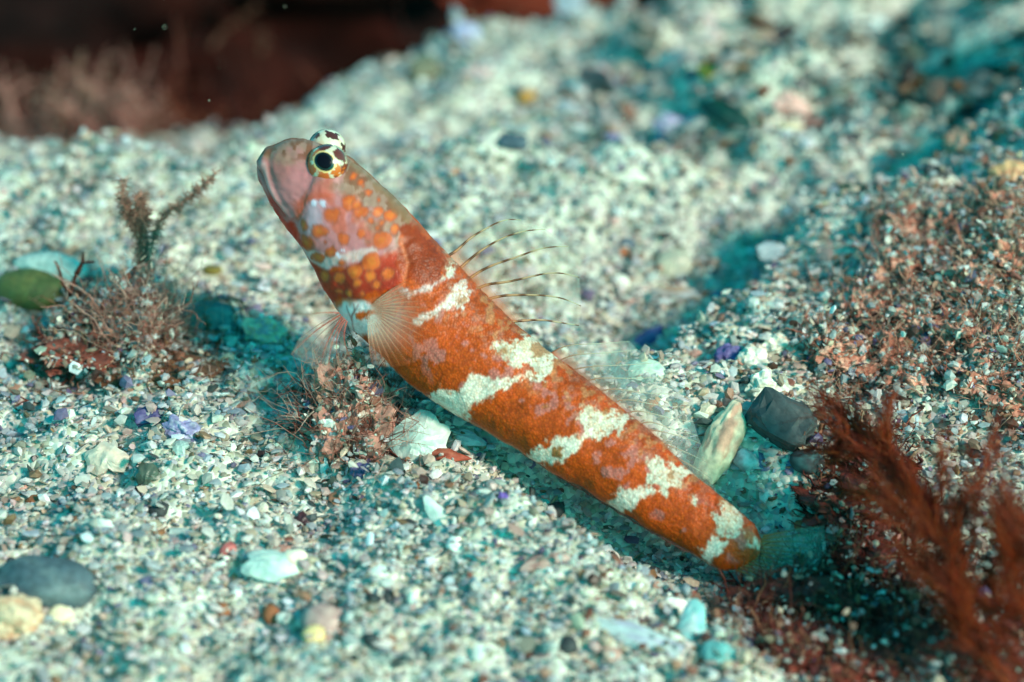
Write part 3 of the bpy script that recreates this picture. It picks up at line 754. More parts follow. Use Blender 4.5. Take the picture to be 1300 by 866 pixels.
def pebble_mesh(name, lx, ly, lz, rgb, seed, rough=0.18, sub=2, rgb2=None, n2=2.0, flat=False, squar=1.0):
    V, Fq = {1: ICO1, 2: ICO2, 3: ICO3}[sub]
    if squar != 1.0:
        V = np.sign(V) * np.abs(V) ** squar; V = V / np.max(np.abs(V))
    d = 1 + rough * fbm(V[:, 0] * 1.6 + seed, V[:, 1] * 1.6, V[:, 2] * 1.6, seed, 3)
    W = V * d[:, None] * np.array([lx, ly, lz]) / 2
    col = np.tile(lin(rgb), (len(V), 1))
    if rgb2 is not None:
        mk = sstep(0.0, 0.35, fbm(V[:, 0] * n2, V[:, 1] * n2, V[:, 2] * n2, seed + 5, 3)); col = paint(col, rgb2, mk)
    return mesh_np(name, W, Fq, col, not flat)

def plate_mesh(name, lx, ly, th_, bend, rgb, seed, ribs=0, rgb2=None, jag=0.25, nseg=20, rings=4):
    """a broken piece of shell: curved plate with a ragged rim, ribs fanning from one end"""
    rs = np.random.RandomState(seed)
    an = np.linspace(0, 2 * np.pi, nseg, endpoint=False)
    q = rs.uniform(0, 6.28, 4); rim = 1 + jag * (0.45 * np.cos(2 * an + q[0]) + 0.4 * np.cos(3 * an + q[1]) + 0.35 * np.cos(5 * an + q[2]) - 0.25) + jag * rs.uniform(-0.22, 0.22, nseg)
    top, colv = [(0, 0)], []
    for r in range(1, rings + 1):
        f = r / rings
        for k_ in range(nseg): top.append((math.cos(an[k_]) * f * rim[k_] * lx / 2, math.sin(an[k_]) * f * rim[k_] * ly / 2))
    top = np.array(top); fx, fy = top[:, 0] / (lx / 2), top[:, 1] / (ly / 2)
    z = bend * (1 - fx ** 2 * 0.9 - fy ** 2 * 0.9) * min(lx, ly)
    if ribs:
        aa = np.arctan2(fy, fx + 1.3); z = z + 0.02 * min(lx, ly) * np.cos(aa * ribs * 2)
    z = z + 0.03 * min(lx, ly) * noise(fx * 3 + seed, fy * 3, 0, seed)
    Vt = np.column_stack([top, z]); Vb = np.column_stack([top * 0.97, z - th_])
    n = len(top); V = np.vstack([Vt, Vb]); Fq = []
    for k_ in range(nseg):
        j = (k_ + 1) % nseg
        Fq.append((0, 1 + k_, 1 + j)); Fq.append((n, n + 1 + j, n + 1 + k_))
        for r in range(rings - 1):
            a_, b_, c_, d_ = 1 + r * nseg + k_, 1 + r * nseg + j, 1 + (r + 1) * nseg + j, 1 + (r + 1) * nseg + k_
            Fq += [(a_, d_, c_), (a_, c_, b_), (n + a_, n + c_, n + d_), (n + a_, n + b_, n + c_)]
        a_, b_ = 1 + (rings - 1) * nseg + k_, 1 + (rings - 1) * nseg + j
        Fq += [(a_, n + a_, n + b_), (a_, n + b_, b_)]
    col = np.tile(lin(rgb), (len(V), 1))
    if rgb2 is not None:
        mk = sstep(-0.1, 0.3, noise(V[:, 0] / lx * 5 + seed, V[:, 1] / ly * 5, 0, seed + 3)); col = paint(col, rgb2, mk)
    return mesh_np(name, V, np.array(Fq), col, False)

# (name, kind, u, v, width px, height px, lean, face, colour, second colour, label, category)
BIG = [
 ('pebble', 'p', 62, 748, 136, 78, -12, .35, (74,88,96), (92,104,108), 'smooth dark grey pebble half buried in the near sand', 'pebble'),
 ('sand_lump', 'c', 14, 792, 70, 60, 0, .4, (214,180,150), (190,140,110), 'tan crusty lump beside the smooth dark grey pebble', 'lump'),
 ('shell_fragment', 'p', 74, 783, 34, 26, 10, .4, (226,200,168), None, 'small cream chip lying against the smooth dark grey pebble', 'shell fragment'),
 ('shell_fragment', 's', 342, 724, 78, 44, -6, .5, (214,226,216), (196,214,208), 'broad pale flat shell fragment in the near sand with a cream corner', 'shell fragment'),
 ('shell_fragment', 'p', 376, 716, 34, 40, 60, .4, (244,226,200), None, 'cream knobbly chip at the end of the broad pale flat shell fragment', 'shell fragment'),
 ('pebble', 'p', 412, 796, 54, 58, 60, .4, (180,140,134), (200,164,154), 'pink rounded shell piece beside a yellow pebble', 'pebble'),
 ('pebble', 'p', 398, 808, 32, 28, 20, .4, (220,186,132), None, 'yellow pebble resting against a pink shell piece', 'pebble'),
 ('shell_fragment', 's', 138, 588, 44, 62, 65, .6, (234,206,186), (214,200,184), 'cream and pink upright shell fragment in open sand', 'shell fragment'),
 ('shell_fragment', 'c', 232, 548, 46, 34, -20, .6, (136,126,166), (176,170,192), 'violet knobbly fragment beside a darker purple one', 'shell fragment'),
 ('shell_fragment', 'c', 190, 530, 36, 26, 10, .5, (76,66,112), (100,92,130), 'dark purple knobbly fragment beside a paler violet one', 'shell fragment'),
 ('stone_chip', 's', 188, 604, 32, 34, 80, .8, (84,92,80), None, 'dark greenish grey triangular stone chip standing in the sand', 'stone chip'),
 ('shell_fragment', 'p', 172, 628, 28, 18, 40, .5, (50,34,40), None, 'blackish fragment at the foot of the greenish stone chip', 'shell fragment'),
 ('shell_fragment', 's', 536, 566, 88, 80, 20, .8, (222,226,216), (206,218,210), 'large pale aqua ribbed shell fragment under the belly of the fish', 'shell fragment'),
 ('shell_fragment', 's', 590, 560, 50, 26, -18, .6, (206,200,204), None, 'pale lilac flat shell fragment behind the large aqua one', 'shell fragment'),
 ('shell_fragment', 'p', 568, 580, 52, 18, -12, .4, (150,62,44), (170,90,70), 'brick red elongated crust lying against the large aqua shell', 'shell fragment'),
 ('shell_fragment', 'b', 461, 573, 34, 9, -56, .7, (248,246,240), None, 'narrow white rod of shell below the red weed tuft', 'shell fragment'),
 ('pebble', 'p', 478, 567, 28, 22, -10, .5, (232,196,160), None, 'peach rounded pebble beside the narrow white shell rod', 'pebble'),
 ('shell_fragment', 's', 436, 580, 30, 30, 30, .8, (104,74,36), None, 'amber brown shell chip below the red weed tuft', 'shell fragment'),
 ('shell_fragment', 's', 414, 602, 12, 44, 10, .8, (214,230,226), None, 'slim glassy shell splinter left of the amber chip', 'shell fragment'),
 ('shell_fragment', 'c', 461, 602, 30, 22, -35, .6, (94,84,122), None, 'slate purple chip below the narrow white shell rod', 'shell fragment'),
 ('shell_fragment', 'b', 561, 662, 78, 24, -58, .6, (214,226,214), (234,236,226), 'long pale curved shell piece pointing down the near sand bank', 'shell fragment'),
 ('shell_fragment', 'p', 578, 692, 22, 20, -30, .6, (250,244,236), None, 'bright white blunt chip at the tip of the long curved shell', 'shell fragment'),
 ('stone', 'p', 914, 568, 108, 46, 68, .75, (232,206,172), (214,160,134), 'upright cream stone with pinkish marks behind the tail of the fish', 'stone'),
 ('stone', 'q', 990, 540, 84, 56, -38, .6, (58,66,68), (70,78,80), 'dark slate grey angular stone right of the upright cream stone', 'stone'),
 ('pebble', 'p', 1024, 588, 48, 34, -10, .5, (54,62,66), (60,90,92), 'dark rounded pebble below the slate grey angular stone', 'pebble'),
 ('shell', 's', 826, 432, 62, 24, 35, .6, (120,104,160), (90,74,140), 'purple mussel like shell lying behind the rear dorsal fin', 'shell'),
 ('shell', 's', 822, 476, 52, 36, -10, .6, (206,220,200), (170,200,186), 'pale green striped shell below the purple shell', 'shell'),
 ('shell', 's', 856, 342, 54, 44, 25, .5, (214,206,180), (196,190,170), 'domed cream shell at the edge of the hollow behind the fish', 'shell'),
 ('shell_fragment', 's', 860, 374, 60, 22, -12, .6, (180,150,128), (190,190,190), 'brown edged shell fragment just below the domed cream shell', 'shell fragment'),
 ('shell_fragment', 'c', 926, 456, 38, 40, -55, .6, (86,74,128), (110,100,150), 'deep purple chip among white grains above the cream stone', 'shell fragment'),
 ('pebble', 'p', 902, 420, 32, 24, 0, .5, (150,142,128), None, 'small brownish grey rounded pebble above the deep purple chip', 'pebble'),
 ('shell_fragment', 's', 986, 324, 64, 28, -18, .5, (196,196,200), (176,180,186), 'grey white wedge of shell at the rim of the hollow', 'shell fragment'),
 ('stone', 'c', 958, 462, 36, 44, 60, .6, (232,222,206), (214,190,170), 'white knobbly coral bit above the slate grey stone', 'coral bit'),
 ('stone', 'c', 985, 440, 30, 36, 80, .6, (236,226,208), (220,200,180), 'cream knobbly coral bit right of the deep purple chip', 'coral bit'),
 ('stone', 'c', 966, 492, 38, 36, 20, .6, (226,222,206), (206,196,176), 'off white knobbly coral bit touching the slate grey stone', 'coral bit'),
 ('stone', 'p', 948, 586, 30, 34, 60, .5, (206,196,196), (180,160,160), 'lilac grey pebble beside the foot of the upright cream stone', 'pebble'),
 ('pebble', 'p', 40, 372, 90, 56, -14, .45, (72,84,44), (88,92,50), 'olive green smooth pebble beside the left weed tuft', 'pebble'),
 ('pebble', 'p', 66, 344, 96, 44, -14, .4, (166,184,178), (150,176,172), 'pale grey smooth pebble behind the olive green one', 'pebble'),
 ('stone', 'p', 256, 410, 88, 46, 8, .5, (100,104,110), (122,122,124), 'grey rounded stone behind the left weed tuft', 'stone'),
 ('shell_fragment', 'c', 336, 424, 50, 36, -30, .6, (220,176,150), (190,150,160), 'pinkish tan knobbly shell lump left of the pelvic fins', 'shell fragment'),
 ('shell_fragment', 's', 322, 396, 28, 22, -30, .6, (146,128,156), None, 'mauve shell scrap on top of the pinkish tan lump', 'shell fragment'),
 ('shell_fragment', 's', 200, 385, 30, 14, 50, .7, (226,196,186), None, 'pale pink sliver leaning on the left weed tuft', 'shell fragment'),
 ('shell_fragment', 'q', 80, 164, 34, 26, 15, .6, (236,240,236), None, 'white angular block below the fluffy weed at the far left', 'shell fragment'),
 ('shell_fragment', 's', 800, 228, 54, 16, -4, .5, (248,238,220), None, 'bright white crescent of shell on the slope behind the fish', 'shell fragment'),
 ('pebble', 'p', 670, 126, 30, 22, 0, .5, (196,140,70), None, 'orange tan pebble on the far mound', 'pebble'),
 ('stone_chip', 'q', 418, 86, 40, 26, -10, .5, (84,104,108), None, 'blue grey stone chip on the crest of the far mound', 'stone chip'),
 ('stone_chip', 'q', 538, 96, 40, 36, 30, .5, (112,108,88), None, 'olive grey stone chip in the middle of the far mound', 'stone chip'),
 ('shell_fragment', 's', 592, 50, 44, 36, -30, .7, (190,186,220), None, 'lavender shell scrap on the crest of the far mound', 'shell fragment'),
 ('shell_fragment', 's', 608, 94, 40, 22, -10, .5, (224,186,182), None, 'pink flat shell scrap on the far mound', 'shell fragment'),
 ('stone_chip', 'q', 652, 184, 36, 22, -8, .5, (64,80,92), None, 'dark blue grey stone chip on the ridge behind the fish', 'stone chip'),
 ('pebble', 'p', 898, 92, 26, 24, 0, .5, (214,150,60), None, 'orange blurred pebble far behind on the right', 'pebble'),
 ('shell', 's', 922, 150, 76, 34, -36, .6, (22,70,62), (14,50,50), 'dark green mussel like shell leaning in the far hollow', 'shell'),
 ('shell_fragment', 's', 1096, 240, 66, 12, -4, .5, (24,60,40), None, 'dark green strip lying at the foot of the right bank', 'shell fragment'),
 ('shell_fragment', 'c', 868, 170, 70, 46, 0, .5, (170,150,190), (214,206,214), 'lilac crusted lump in front of the dark green shell', 'lump'),
 ('stone', 'c', 1000, 136, 46, 30, 0, .5, (220,170,160), (190,130,120), 'pink crusted lump right of the dark green shell', 'lump'),
 ('shell_fragment', 's', 996, 166, 46, 22, 6, .5, (226,216,180), None, 'cream oval shell below the pink crusted lump', 'shell'),
 ('shell_fragment', 's', 1106, 34, 56, 22, 12, .5, (244,246,240), None, 'bright white shell scrap near the far right edge of the sand', 'shell fragment'),
 ('stone', 'c', 1222, 182, 44, 34, 30, .5, (196,150,128), (150,110,90), 'pinkish brown chunk on the crest of the right bank', 'stone'),
 ('shell_fragment', 's', 1286, 226, 40, 60, 70, .6, (236,180,130), (220,150,110), 'peach shell piece on the crest of the right bank', 'shell fragment'),
 ('shell_fragment', 's', 1156, 330, 28, 18, -12, .6, (246,246,238), None, 'bright white chip among the red weed of the right bank', 'shell fragment'),
 ('shell_fragment', 's', 1076, 392, 20, 40, 10, .7, (222,200,190), None, 'pale pink upright sliver at the left edge of the red weed', 'shell fragment'),
 ('shell_fragment', 's', 1150, 532, 36, 20, -30, .6, (180,196,206), None, 'pale blue shell chip behind the rust red fronds', 'shell fragment'),
 ('shell_fragment', 's', 1246, 500, 48, 36, 20, .6, (190,214,196), (160,196,180), 'pale green shell piece behind the rust red fronds', 'shell fragment'),
 ('shell_fragment', 'b', 812, 814, 130, 34, -32, .4, (196,190,206), (206,214,214), 'long lilac shell piece lying down the near sand bank', 'shell fragment'),
 ('shell', 's', 878, 804, 40, 84, -10, .6, (150,206,206), (190,206,206), 'pale aqua shell edge at the lower end of the sand bank', 'shell'),
 ('shell', 's', 912, 836, 46, 40, -40, .5, (120,186,184), None, 'blue green shell valve at the bottom of the trench', 'shell'),
 ('pebble', 'p', 858, 770, 22, 34, 75, .5, (238,232,222), None, 'white oval pebble on the lower end of the sand bank', 'pebble'),
 ('shell_fragment', 'q', 694, 636, 28, 16, 0, .6, (94,190,190), None, 'turquoise chip at the edge of the trench under the fish', 'shell fragment'),
 ('shell_fragment', 'b', 650, 612, 24, 9, 65, .7, (122,124,90), None, 'olive short stick at the edge of the trench under the fish', 'twig'),
 ('shell_fragment', 'c', 640, 632, 14, 14, 0, .6, (120,90,170), None, 'tiny bright violet chip near the olive stick', 'shell fragment'),
 ('shell_fragment', 's', 690, 716, 60, 24, 25, .4, (176,128,120), (200,160,150), 'brownish pink shell piece on the near sand bank', 'shell fragment'),
 ('shell_fragment', 'b', 800, 745, 36, 12, 0, .5, (248,246,242), None, 'bright white bar of shell on the near sand bank', 'shell fragment'),
 ('shell_fragment', 'p', 290, 700, 24, 20, 40, .6, (190,100,96), None, 'dull red chip behind the broad pale flat shell fragment', 'shell fragment'),
 ('shell_fragment', 's', 385, 662, 20, 26, 60, .7, (76,44,50), None, 'dark wine red chip standing in the near sand', 'shell fragment'),
 ('shell_fragment', 's', 240, 682, 70, 18, -14, .4, (190,206,202), None, 'pale grey green shell strip lying flat in the near sand', 'shell fragment'),
 ('pebble', 'p', 270, 344, 26, 16, 0, .5, (120,104,44), None, 'ochre pebble in the shaded hollow beside the head', 'pebble'),
 ('shell_fragment', 'q', 790, 360, 18, 16, 0, .6, (240, 236, 220), None, 'cream squarish chip behind the front dorsal fin', 'shell fragment'),
 ('stone_chip', 'p', 796, 312, 20, 26, 80, .5, (92,104,116), None, 'blue grey chip on the slope behind the front dorsal fin', 'stone chip'),
]
for k_, (nm, kd, u, v, wp, hp, ph, fc, rgb, rgb2, lab, cat) in enumerate(BIG):
    G = ground_at(u, v); s_ = proj(G[None])[2][0] / FPX
    lx, ly = wp * s_, hp * s_
    if kd == 'p': me = pebble_mesh(nm, lx, ly, min(lx, ly) * 0.8, rgb, 100 + k_, 0.22 if nm != 'pebble' else 0.1, 3 if wp > 60 else 2, rgb2); mt = M_STONE
    elif kd == 'q': me = pebble_mesh(nm, lx, ly, min(lx, ly) * 0.8, rgb, 100 + k_, 0.2, 2, rgb2, 2, True, 0.55); mt = M_STONE
    elif kd == 'c': me = pebble_mesh(nm, lx, ly, min(lx, ly) * 0.8, rgb, 100 + k_, 0.42, 3, rgb2, 4, True); mt = M_STONE
    elif kd == 'b': me = plate_mesh(nm, lx, ly, ly * 0.4, 0.25, rgb, 100 + k_, 0, rgb2, 0.15); mt = M_SHELL
    else: me = plate_mesh(nm, lx, ly, min(lx, ly) * 0.09 + 0.01, 0.26, rgb, 100 + k_, 9, rgb2, 0.12 if nm == 'shell' else 0.28, 24, 5); mt = M_SHELL
    o = link(nm, me, mt); put(o, u, v, ph, fc, (0.12 if kd in 'pc' else 0.26) * min(lx, ly), G); tag(o, lab, cat)

# loose chips scattered over the sand, in kinds
KINDS = [('shell_chip', (244, 242, 234), 's', 64, 'small white shell chip lying loose among the coarse sand', 'white shell chips on the sand'),
         ('shell_chip', (222, 206, 180), 's', 54, 'small cream shell chip lying loose among the coarse sand', 'cream shell chips on the sand'),
         ('shell_chip', (188, 206, 200), 's', 50, 'small grey green shell chip lying loose among the coarse sand', 'grey green shell chips on the sand'),
         ('shell_chip', (140, 126, 160), 's', 16, 'small purple shell chip lying loose among the coarse sand', 'purple shell chips on the sand'),
         ('shell_chip', (214, 160, 146), 's', 26, 'small pink shell chip lying loose among the coarse sand', 'pink shell chips on the sand'),
         ('sand_pebble', (214, 204, 186), 'p', 40, 'small rounded pale pebble lying loose among the coarse sand', 'pale small pebbles on the sand'),
         ('sand_pebble', (62, 64, 66), 'p', 20, 'small blackish pebble lying loose among the coarse sand', 'blackish small pebbles on the sand'),
         ('sand_pebble', (160, 96, 62), 'p', 18, 'small rusty brown pebble lying loose among the coarse sand', 'rusty small pebbles on the sand')]
for ki, (nm, rgb, kd, cnt, lab, grp) in enumerate(KINDS):
    protos = []
    for j in range(5):
        cc = tuple(np.clip(np.array(rgb) * RS.uniform(0.88, 1.06), 0, 250))
        if kd == 's': protos.append(plate_mesh(nm, 1, RS.uniform(0.5, 0.9), 0.14, RS.uniform(0.1, 0.3), cc, 300 + ki * 10 + j, 6, None, 0.4, 9, 2))
        else: protos.append(pebble_mesh(nm, 1, RS.uniform(0.65, 0.95), 0.6, cc, 300 + ki * 10 + j, 0.3, 1))
        protos[-1].materials.append(M_SHELL if kd == 's' else M_STONE)
    done = 0
    while done < cnt:
        u, v = RS.uniform(10, 1290), RS.uniform(60, 856)
        if polysd(np.array([[u, v]]), FISH_POLY)[0] < 14: continue
        G = ground_at(u, v)
        if G[1] > 22: continue
        o = link(nm, protos[done % 5])
        s_ = RS.uniform(0.17, 0.36)
        put(o, u, v, RS.uniform(0, 180), RS.uniform(0.1, 0.8), 0.03, G); o.scale = (s_, s_, s_)
        tag(o, lab, 'shell chip' if kd == 's' else 'pebble', grp); done += 1

# ------------------------------------------------------------------ weeds
def tuft(name, P, n, h, spread, rgbs, label, cat, group=None, r0=0.016, curl=0.5, seed=1, lean=(0, 0, 1), branch=2, segs=7, grains=0, gspread=None, crust=0.0):
    """a tuft of fine branching filaments rooted at P"""
    rs = np.random.RandomState(seed); lines, rad, cols = [], [], []
    ln = np.array(lean, float); ln /= np.linalg.norm(ln)
    for i in range(n):
        o_ = rs.normal(0, 1, 2) * spread * 0.5
        root = np.array([o_[0], o_[1], 0.0])
        root[2] = float(height(P[0] + root[0], P[1] + root[1])) - P[2] - 0.05
        d = ln + np.array([o_[0] / spread * 0.6, o_[1] / spread * 0.6, 0]) + rs.normal(0, 0.35, 3); d /= np.linalg.norm(d)
        rr = r0 * math.exp(rs.normal(0, 0.4)); L_ = h * rs.uniform(0.4, 1.1); cc = lin(rgbs[rs.randint(len(rgbs))]) * rs.uniform(0.7, 1.15)
        def grow(q, d, L_, r_, lev):
            pts = [q]; dd = d.copy()
            for s_ in range(segs):
                dd = dd + rs.normal(0, curl, 3) * 0.35; dd /= np.linalg.norm(dd)
                q = q + dd * L_ / segs; pts.append(q)
                if lev < branch and s_ > 0 and rs.uniform() < 0.42:
                    bd = dd + rs.normal(0, 0.75, 3); bd /= np.linalg.norm(bd)
                    grow(q, bd, L_ * rs.uniform(0.3, 0.55), r_ * 0.7, lev + 1)
            pts = np.array(pts); lines.append(pts); rad.append(r_ * np.linspace(1, 0.4, len(pts))); cols.append(np.tile(np.clip(cc, 0, .9), (len(pts), 1)))
        grow(root, d, L_, rr, 0)
    t_ = empty(name, tuple(P), label, cat, group)
    if crust:
        CV, CF = ICO4; cd_ = 1 + 0.4 * fbm(CV[:, 0] * 2.4 + seed, CV[:, 1] * 2.4, CV[:, 2] * 2.4, seed, 2) + 0.13 * fbm(CV[:, 0] * 11 + seed, CV[:, 1] * 11, CV[:, 2] * 11, seed + 1, 2)
        CW = CV * cd_[:, None] * np.array([spread * 0.95, spread * 0.95, crust])
        cc = np.tile(lin(rgbs[0]) * np.array([0.66, 0.54, 0.52]), (len(CV), 1)); cc = paint(cc, rgbs[1], sstep(0, 0.4, fbm(CV[:, 0] * 5, CV[:, 1] * 5, CV[:, 2] * 5, seed + 2, 3)))
        link('crust', mesh_np('weed_crust', CW, CF, cc, False), M_STONE, t_)
    link('fronds', tube_mesh(name + '_fronds', lines, rad, cols, 3), M_ALGA, t_)
    if grains:
        gs = gspread or spread
        q = rs.normal(0, 1, (grains, 2)) * gs * 0.55
        zz = height(P[0] + q[:, 0], P[1] + q[:, 1]) - P[2] + np.abs(rs.normal(0, 0.5, grains)) * h * np.exp(-(q ** 2).sum(1) / (gs * gs))
        if crust:
            kq = rs.randint(0, len(CV), grains); on = (CV[kq, 2] > -0.1) & (rs.uniform(0, 1, grains) < 0.8) & (noise(CV[kq, 0] * 2.2 + seed, CV[kq, 1] * 2.2, CV[kq, 2] * 2.2, seed + 4) > -0.35)
            q[on] = CW[kq, :2][on]; zz[on] = CW[kq, 2][on] + 0.02
        G = np.column_stack([q, zz])
        cg = np.where((rs.uniform(0, 1, grains) < 0.55)[:, None], pick(grains, PALR), pick(grains, PAL))
        g = link('trapped_grains', grain_mesh('trapped_grains', G, np.clip(0.095 * np.exp(rs.normal(0, 0.45, grains)), 0.03, 0.24), cg, 1.2), M_GRAIN, t_)
        g['kind'] = 'stuff'
    return t_

REDS = [(150, 84, 70), (128, 62, 52), (176, 116, 100), (110, 50, 44)]
PINKS = [(214, 160, 146), (196, 134, 120), (226, 182, 166), (170, 110, 96)]
BROWNS = [(140, 100, 72), (110, 74, 56), (160, 124, 96)]
tuft('red_weed', ground_at(182, 425), 420, 1.15, 0.42, PINKS, 'dusky pink bushy weed tuft left of the head of the fish', 'seaweed', None, 0.0075, 0.8, 11, (0.05, 0, 1), 2, 5, 1100, 0.9, 0.5)
tuft('red_weed', ground_at(105, 440), 200, 0.6, 0.9, REDS + BROWNS, 'low brownish weed mat beside the olive green pebble', 'seaweed', None, 0.014, 0.8, 12, (0, 0, 1), 1, 5, 900, 1.0, 0.22)
tuft('brown_weed', ground_at(210, 465), 160, 0.4, 1.0, BROWNS, 'flat brown weed mat in front of the dusky pink tuft', 'seaweed', None, 0.013, 0.8, 13, (0.2, -0.3, 0.7), 1, 5, 500, 1.1, 0.14)
tuft('red_weed', ground_at(446, 545), 420, 1.2, 0.66, PINKS + REDS, 'crimson weed tuft full of grains under the breast of the fish', 'seaweed', None, 0.008, 0.8, 14, (0, 0, 1), 2, 4, 1900, 0.85, 0.95)
# slender sprigs rising from the pink tuft
def sprig(name, pix, P0, r0, rgb, label, cat, side=60, sl=0.09, seed=3, group=None, depth_off=0.0):
    rs = np.random.RandomState(seed); dep = proj(P0[None])[2][0] + depth_off
    t_ = empty(name, tuple(P0), label, cat, group); lines, rad, cols = [], [], []
    for ln in pix:
        q = curve(ln, 22); W = unp(q[:, 0], q[:, 1], dep + 0.15 * np.sin(np.linspace(0, 3, 22))) - P0
        lines.append(W); rad.append(r0 * np.linspace(1, 0.35, 22)); cols.append(np.tile(lin(rgb), (22, 1)))
        for i in range(side):
            k_ = rs.randint(3, 22); b_ = W[k_]; d = rs.normal(0, 1, 3); d /= np.linalg.norm(d)
            n_ = b_ + d * sl * rs.uniform(0.3, 1); m_ = (b_ + n_) / 2 + rs.normal(0, sl * 0.12, 3)
            lines.append(np.array([b_, m_, n_])); rad.append(np.array([1, .8, .5]) * r0 * 0.5); cols.append(np.tile(lin(rgb) * rs.uniform(.6, 1.1), (3, 1)))
    link('stems', tube_mesh(name + '_stems', lines, rad, cols, 4), M_ALGA, t_)
    return t_
G = ground_at(180, 420)
sprig('weed_sprig', [[(182, 380), (185, 300), (178, 280), (160, 262), (155, 228)], [(178, 350), (176, 285), (172, 262)], [(190, 330), (205, 280), (235, 255), (272, 222)], [(184, 290), (182, 268), (175, 250)], [(176, 300), (166, 280), (158, 256)]], G, 0.024, (190, 140, 122), 'tall lacy pinkish weed sprig with forked tips beside the head', 'seaweed', 280, 0.2, 5)
G = ground_at(90, 405)
sprig('dark_twig', [[(88, 408), (90, 372), (96, 350), (104, 335), (120, 333)], [(90, 375), (80, 360), (74, 340), (70, 332)], [(97, 348), (105, 330), (106, 320)]], G, 0.05, (84, 40, 24), 'dark brown forked twig standing before the olive green pebble', 'twig', 0)
G = ground_at(300, 430)
sprig('weed_sprig', [[(300, 440), (300, 405), (292, 385), (260, 380), (210, 396)], [(312, 440), (312, 400), (305, 382), (280, 376)], [(305, 430), (306, 392), (296, 380), (268, 384)], [(320, 440), (318, 404), (312, 388), (296, 378)]], G, 0.016, (150, 108, 70), 'thin brown arching weed hairs over the grey stone', 'seaweed', 14, 0.1, 6)
G = ground_at(262, 440)
sprig('weed_sprig', [[(262, 462), (264, 430), (262, 405)], [(266, 460), (268, 436), (275, 420)]], G, 0.03, (176, 110, 84), 'short orange brown weed stalk in front of the grey stone', 'seaweed', 40, 0.12, 7)
# weed on the right bank
REDB = [(204, 134, 114), (214, 156, 136), (186, 106, 86), (222, 178, 156)]
spots_r = [(1100, 400), (1145, 350), (1190, 330), (1235, 360), (1280, 330), (1120, 450), (1170, 410), (1215, 420), (1265, 440), (1075, 470), (1150, 480), (1290, 500), (1060, 440), (1210, 290), (1150, 285), (1270, 270), (1240, 480)]
LAB_R = ['red weed tuft beside the pale pink upright sliver', 'red weed tuft just below the bright white chip on the right bank', 'red weed tuft right of the bright white chip on the right bank', 'red weed tuft in the middle of the upper right bank',
 'red weed tuft touching the right frame edge half way up the bank', 'red weed tuft low on the bank, above the tip of the rust red frond', 'red weed tuft in the very middle of the weedy right bank', 'red weed tuft between the bank middle and the pale green shell piece', 'red weed tuft at the far right, above the pale green shell piece',
 'red weed tuft right of the white knobbly coral bits', 'red weed tuft above the dark broken twig', 'red weed tuft at the right frame edge beside the pale green shell piece', 'leftmost red weed tuft of the right bank, above the slate grey stone', 'red weed tuft high on the bank below the pinkish brown chunk', 'red weed tuft high on the bank left of the pinkish brown chunk', 'topmost red weed tuft of the bank, under the peach shell piece', 'red weed tuft just above the pale green shell piece']
for k_, (u, v) in enumerate(spots_r):
    tuft('red_weed', ground_at(u, v), 140, 0.45 + 0.3 * RS.uniform(), 0.47, REDB, LAB_R[k_], 'seaweed', 'red weed tufts on the right bank', 0.009, 0.7, 200 + k_, (-0.1, 0, 1), 1, 4, 520, 0.75, 0.28 + 0.14 * RS.uniform())
spots_b = [(985, 775), (1035, 745), (1050, 800), (1100, 770), (1110, 690), (1010, 830), (1090, 845), (1150, 740), (1160, 815), (1210, 770), (1235, 840), (1280, 800), (1075, 640), (1100, 590)]
for k_, (u, v) in enumerate(spots_b):
    tuft('red_weed', ground_at(u, v), 190, 0.5 + 0.35 * RS.uniform(), 0.72, [(140, 66, 52), (104, 46, 44), (168, 110, 84), (90, 40, 36)], 'dark maroon weed tuft below the rust red fronds', 'seaweed', 'dark maroon weed tufts near the tail', 0.014, 0.7, 230 + k_, (0, 0, 1), 1, 4, 260, 0.85, 0.3)

